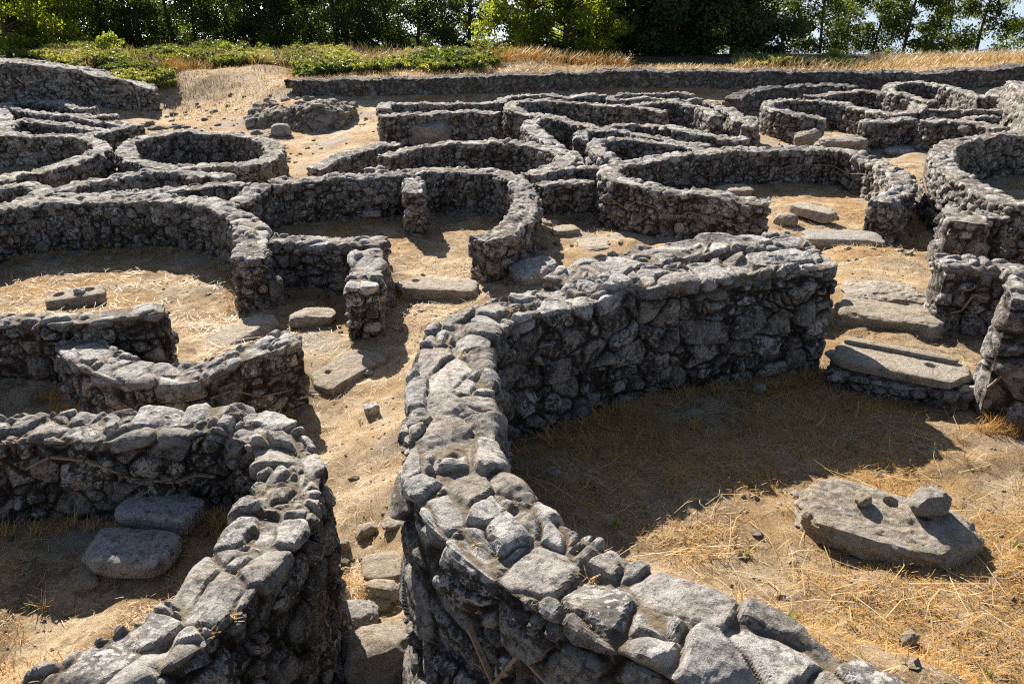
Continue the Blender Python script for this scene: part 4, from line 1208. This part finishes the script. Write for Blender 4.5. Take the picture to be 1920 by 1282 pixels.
def tube(pts, rad, sides=7):
    pts = np.asarray(pts, float)
    V, F = [], []
    for i, p in enumerate(pts):
        d = pts[min(i + 1, len(pts) - 1)] - pts[max(i - 1, 0)]
        d /= np.linalg.norm(d)
        u = np.cross(d, [0.3, 1, 0.1])
        u /= np.linalg.norm(u)
        v = np.cross(d, u)
        for k in range(sides):
            t = 2 * math.pi * k / sides
            V.append(p + (u * math.cos(t) + v * math.sin(t)) * rad[i])
    for i in range(len(pts) - 1):
        for k in range(sides):
            F.append((i * sides + k, i * sides + (k + 1) % sides, (i + 1) * sides + (k + 1) % sides, (i + 1) * sides + k))
    return np.array(V), np.array(F)


def tree_meshes(seed, H, spread, low, nclump, nleaf, size, aspect, droop, clump_r, trunk_r):
    """trunk with limbs + crown of leaves in clumps at the limb ends; low = height where foliage starts"""
    rs = np.random.RandomState(seed)
    TV, TF, k0 = [], [], 0

    def put(pts, rad, sides):
        nonlocal k0
        v, f = tube(pts, rad, sides)
        TV.append(v)
        TF.append(f + k0)
        k0 += len(v)

    zz = np.linspace(-0.2, H * 0.92, 9)
    lean = rs.normal(0, 0.03, 2)
    tr = np.stack([lean[0] * zz + 0.12 * np.sin(zz * 0.9 + seed), lean[1] * zz + 0.1 * np.cos(zz * 1.1 + seed), zz], 1)
    put(tr, np.linspace(trunk_r, trunk_r * 0.2, 9), 8)
    pos, tone = [], []
    for c in range(nclump):
        h = low + (H - low) * (c + rs.uniform(0, 1)) / nclump
        f = (h - low) / (H - low)
        R = spread * (0.55 + 0.75 * math.sin(math.pi * min(1, 0.22 + 0.74 * f))) * rs.uniform(0.35, 1.0)
        a = rs.uniform(0, 6.28)
        base = np.array([np.interp(h * 0.85, zz, tr[:, 0]), np.interp(h * 0.85, zz, tr[:, 1]), max(0.2, h * 0.85)])
        end = np.array([base[0] + R * math.cos(a), base[1] + R * math.sin(a), h])
        mid = (base + end) / 2 + np.array([0, 0, 0.12 * R])
        put([base, mid, end], [trunk_r * 0.32, trunk_r * 0.2, trunk_r * 0.07], 5)
        m = int(nleaf / nclump * rs.uniform(0.5, 1.5))
        r = clump_r * rs.uniform(0.7, 1.35)
        d = rs.normal(size=(m, 3))
        d /= np.linalg.norm(d, axis=1)[:, None]
        rad = r * rs.uniform(0.15, 1.0, m) ** 0.6
        q = end + d * rad[:, None] * np.array([1.15, 1.15, 0.75])
        pos.append(q)
        tone.append(np.clip(rs.uniform(0.1, 0.9) + rs.normal(0, 0.22, m), 0, 1))
    pos, tone = np.vstack(pos), np.concatenate(tone)
    ok = pos[:, 2] > 0.05
    pos, tone = pos[ok], tone[ok]
    V, F = leaf_quads(pos, rs.uniform(0.7, 1.3, len(pos)) * size, aspect, rs, droop)
    crown = make_mesh('crown', V, F, {'tone': np.repeat(tone, 4)}, smooth=False)
    trunk = make_mesh('trunk', np.vstack(TV), np.vstack(TF))
    trunk.materials.append(M_BARK)
    return trunk, crown


def plant_tree(name, meshes, x, y, s, rz, label, cat, group=None, sz=1.0):
    r = bpy.data.objects.new(name, None)
    COL.objects.link(r)
    r.location = (x, y, gz(x, y) - 0.05)
    r.scale = (s, s, s * sz)
    r.rotation_euler = (0, 0, rz)
    tag(r, label, cat, group)
    for nm, me in zip(('trunk', 'crown'), meshes):
        o = bpy.data.objects.new(nm, me)
        COL.objects.link(o)
        o.parent = r
    return r


rs = np.random.RandomState(11)


def wx(px, y):
    return (px - CX) / FPX * (y * math.cos(PITCH) + (4.3 + 0.08 * np.maximum(0, y - 37)) * math.sin(PITCH))


dark = []
for k in range(5):
    t_, c_ = tree_meshes(300 + k, 5.6, 1.3, 0.2, 36, 9500, 0.17, 0.40, 0.9, 0.66, 0.12)
    c_.materials.append(M_EUC)
    dark.append((t_, c_))
airy = []
for k in range(4):
    t_, c_ = tree_meshes(330 + k, 5.6, 1.3, 0.25, 32, 8000, 0.17, 0.42, 0.7, 0.58, 0.09)
    c_.materials.append(M_AIRY)
    airy.append((t_, c_))
bright = []
for k in range(3):
    t_, c_ = tree_meshes(360 + k, 4.7, 2.2, 0.1, 64, 15000, 0.17, 0.62, 0.2, 0.60, 0.15)
    c_.materials.append(M_BRIGHT)
    bright.append((t_, c_))
broad = []
for k in range(2):
    t_, c_ = tree_meshes(380 + k, 5.2, 2.3, 0.15, 80, 32000, 0.18, 0.6, 0.3, 0.7, 0.16)
    c_.materials.append(M_EUC)
    broad.append((t_, c_))
for px_ in (885,):
    y = 44.5 + rs.uniform(-1, 2)
    plant_tree('tree', dark[int(px_) % 5], wx(px_, y), y, 1.0, rs.uniform(0, 6.28), 'dark slender tree in the front row of the dense wood', 'tree', 'front row of the dark wood')
# front row of the dark wood
x = 150
k = 0
while x < 880:
    y = 45.5 + rs.uniform(-1.2, 1.5)
    plant_tree('tree', dark[k % 5], wx(x, y), y, rs.uniform(0.85, 1.15), rs.uniform(0, 6.28), 'dark slender tree in the front row of the dense wood', 'tree', 'front row of the dark wood')
    x += rs.uniform(40, 66)
    k += 1
x = -60
while x < 1400:
    y = 50.5 + rs.uniform(-1.5, 2.5)
    plant_tree('tree', dark[k % 5], wx(x, y), y, rs.uniform(0.85, 1.15), rs.uniform(0, 6.28), 'dark tree standing deep in the wood behind the front row', 'tree', 'back row of the dark wood')
    x += rs.uniform(45, 72)
    if 740 < x < 1060:
        x += 330
    k += 1
for px, y, s, kk, lb in [(1470, 46, 1.0, 0, 'leafy tree at the right end of the dense dark crowns'), (1535, 45, 1.05, 1, 'bushy green tree left of the first patch of open sea'),
                         (1640, 46.5, 0.9, 2, 'slim tree standing against the sea, first right of the gap'), (1700, 44.5, 1.1, 3, 'dense-crowned tree standing against the sea, second right of the gap'),
                         (1765, 46, 0.95, 0, 'airy tree with the sea showing through its crown, third right of the gap'), (1838, 45, 1.05, 1, 'rounded tree second from the right edge of the wood'),
                         (1590, 47.5, 0.85, 3, 'low green tree half hidden behind the bushy one left of the open sea'), (1945, 45, 1.0, 2, 'thin tree cut by the right edge of the picture')]:
    plant_tree('tree', airy[kk], wx(px, y), y, s, rs.uniform(0, 6.28), lb, 'tree')
for px, y, s, kk, lb in [(20, 38, 1.0, 0, 'bright yellow-green leafy tree at the top left corner'), (90, 41, 0.8, 1, 'smaller bright leafy tree beside the one in the top left corner'),
                         (985, 38.5, 0.9, 2, 'bright sunlit leafy tree above the grassy hump, left one of two'), (1062, 38.0, 0.9, 0, 'bright sunlit leafy tree above the grassy hump, right one of two')]:
    plant_tree('leafy_tree', bright[kk], wx(px, y), y, s, rs.uniform(0, 6.28), lb, 'tree')
for px, y, s, kk, lb in [(1175, 41, 1.0, 0, 'broad dark leafy tree right of the bright pair'), (1270, 40.5, 1.1, 1, 'broad dark leafy tree in the middle of the dark mass right of centre'), (1370, 41, 1.05, 0, 'broad dark leafy tree at the right of the dark mass right of centre')]:
    plant_tree('leafy_tree', broad[kk], wx(px, y), y, s, rs.uniform(0, 6.28), lb, 'tree')
shr = tree_meshes(399, 1.5, 0.55, 0.15, 16, 2200, 0.13, 0.5, 0.2, 0.3, 0.03)
shr[1].materials.append(M_BRIGHT)
for px, y, s, lb in [(212, 36, 0.75, 'small bright shrub rising from the bracken left of the sandy clearing'), (425, 36.5, 0.5, 'low bright shrub in the bracken behind the straw mound'), (1560, 33, 0.45, 'low shrub on the bank below the trees at right')]:
    plant_tree('shrub', shr, wx(px, y), y, s, rs.uniform(0, 6.28), lb, 'shrub')


# bracken on the bank: arching fronds made of leaflets
def bracken(px0, px1, y0, y1, nplant, hmul, seed):
    r2 = np.random.RandomState(seed)
    y = r2.uniform(y0, y1, nplant)
    px = r2.uniform(px0, px1, nplant)
    X = (px - CX) / FPX * (y * math.cos(PITCH) + (4.3 + 0.08 * np.maximum(0, y - 37)) * math.sin(PITCH))
    m = fbm(np.stack([X, y, X * 0], 1) * 0.5, 2, seed) > -0.05
    X, y = X[m], y[m]
    Z = ground_z(np.stack([X, y], 1))
    LOWN = fbm(np.stack([X, y, X * 0], 1) * 0.6 + 9, 2, seed + 1)
    LOWH = fbm(np.stack([X, y, X * 0], 1) * 0.9 + 5, 2, seed + 2)
    PV, TN = [], []
    for i in range(len(X)):
        tn = np.clip(0.45 + 0.9 * LOWN[i] + r2.normal(0, 0.12), 0, 1)
        hh = hmul * r2.uniform(0.55, 1.2) * (1 + 0.8 * LOWH[i])
        for f in range(7):
            a = r2.uniform(0, 6.28)
            t = np.linspace(0.25, 1, 9)
            reach = r2.uniform(0.25, 0.5) * hh / 0.6
            cx = X[i] + math.cos(a) * reach * t
            cy = y[i] + math.sin(a) * reach * t
            cz = Z[i] + hh * (1.5 * t - 0.75 * t * t)
            for sg in (-1, 1):
                w = 0.10 * (1.15 - t)
                PV.append(np.stack([cx - math.sin(a) * sg * w, cy + math.cos(a) * sg * w, cz - 0.02], 1))
                TN.append(np.clip(np.full(9, tn) + r2.normal(0, 0.15, 9), 0, 1))
    return np.vstack(PV), np.concatenate(TN)


A, B = bracken(90, 930, 32, 37.5, 1700, 0.6, 71)
A4, B4 = bracken(30, 320, 29.6, 33.5, 420, 0.45, 74)
A5, B5 = bracken(555, 930, 30.2, 32.5, 330, 0.5, 75)
A2, B2 = bracken(1380, 1620, 31.0, 36, 260, 0.34, 72)
A3, B3 = bracken(860, 1130, 31.5, 37, 420, 0.42, 73)
A, B = np.vstack([A, A2, A3, A4, A5]), np.concatenate([B, B2, B3, B4, B5])
V, F = leaf_quads(A, rs.uniform(0.09, 0.17, len(A)), 0.45, rs, -0.2)
tag(add_obj('bracken_foliage', make_mesh('bracken_foliage', V, F, {'tone': np.repeat(B, 4)}, smooth=False), M_FERN), 'sunlit green bracken on the bank between the ruins and the wood', None, kind='stuff')


def bank_grass(px0, px1, y0, y1, n, l0, l1, mat, label, seed, thr=-0.5):
    r2 = np.random.RandomState(seed)
    y = r2.uniform(y0, y1, n)
    px = r2.uniform(px0, px1, n)
    X = (px - CX) / FPX * (y * math.cos(PITCH) + (4.3 + 0.08 * np.maximum(0, y - 37)) * math.sin(PITCH))
    q = np.stack([X, y], 1)
    q = q[fbm(np.stack([X, y, X * 0], 1) * 0.45, 2, seed) > thr]
    q = on_ground(q)
    m = len(q)
    L = r2.uniform(l0, l1, m)
    blades('grass', q, L, r2.uniform(0.010, 0.018, m), L * r2.uniform(0.5, 0.95, m), r2.uniform(0, 6.28, m), mat, r2.uniform(0, 1, m), label)


bank_grass(540, 1960, 28.6, 32.0, 12000, 0.06, 0.2, M_STRAW, 'pale dry grass along the top of the long retaining wall', 81)
bank_grass(880, 1180, 31, 37, 9000, 0.25, 0.65, M_STRAWO, 'tall orange dry grass on the hump below the bright trees', 82, -0.1)
bank_grass(300, 480, 31, 35, 4000, 0.2, 0.6, M_STRAWO, 'tall dry grass stalks among the bracken behind the straw mound', 83, 0.0)
bank_grass(310, 560, 26.0, 31.5, 2200, 0.05, 0.13, M_STRAW, 'cut straw heaped on the mound left of the long retaining wall', 84, -0.4)
bank_grass(1380, 1960, 30.5, 36, 9000, 0.15, 0.5, M_STRAW, 'dry grass on the bank below the trees at right', 85)
bank_grass(100, 930, 31, 37.5, 17000, 0.35, 0.9, M_STRAW, 'tall pale grass stalks mixed into the bracken', 86, 0.05)
bank_grass(100, 930, 32, 38, 8000, 0.2, 0.5, M_FERN, 'green grass mixed into the bracken', 87, -0.2)

# ------------------------------------------------------------------ light, sky, camera
world = bpy.data.worlds.new('World')
scene.world = world
world.use_nodes = True
wn = world.node_tree
bg = wn.nodes['Background']
sky = wn.nodes.new('ShaderNodeTexSky')
sky.sky_type = 'NISHITA'
sky.sun_disc = False
sky.sun_elevation = SUN_EL
sky.sun_rotation = SUN_AZ
sky.altitude = 300
sky.dust_density = 1.5
wn.links.new(sky.outputs[0], bg.inputs[0])
bg.inputs[1].default_value = 0.05
ld = bpy.data.lights.new('sun', 'SUN')
ld.energy = 5.0
ld.angle = radians(0.5)
ld.color = (1.0, 0.94, 0.85)
lo = bpy.data.objects.new('sun', ld)
COL.objects.link(lo)
from mathutils import Vector
to_sun = Vector((math.sin(SUN_AZ) * math.cos(SUN_EL), math.cos(SUN_AZ) * math.cos(SUN_EL), math.sin(SUN_EL)))
lo.rotation_euler = to_sun.to_track_quat('Z', 'Y').to_euler()
lo.location = (-15, 40, 40)
cd = bpy.data.cameras.new('camera')
cam = bpy.data.objects.new('camera', cd)
COL.objects.link(cam)
cam.location = (0, 0, CAMZ)
cam.rotation_euler = (radians(90) - PITCH, 0, 0)
cd.sensor_width = 36
cd.lens = 36 * FPX / 1920
cd.clip_start = 0.1
cd.clip_end = 30000
scene.camera = cam
scene.view_settings.view_transform = 'Standard'
scene.view_settings.look = 'None'
scene.view_settings.exposure = 1.32
scene.view_settings.gamma = 1
scene.view_settings.use_curve_mapping = False
scene.cycles.max_bounces = 6
scene.cycles.transparent_max_bounces = 4
scene.cycles.use_denoising = False
scene.cycles.pixel_filter_type = 'BLACKMAN_HARRIS'
scene.cycles.filter_width = 1.2
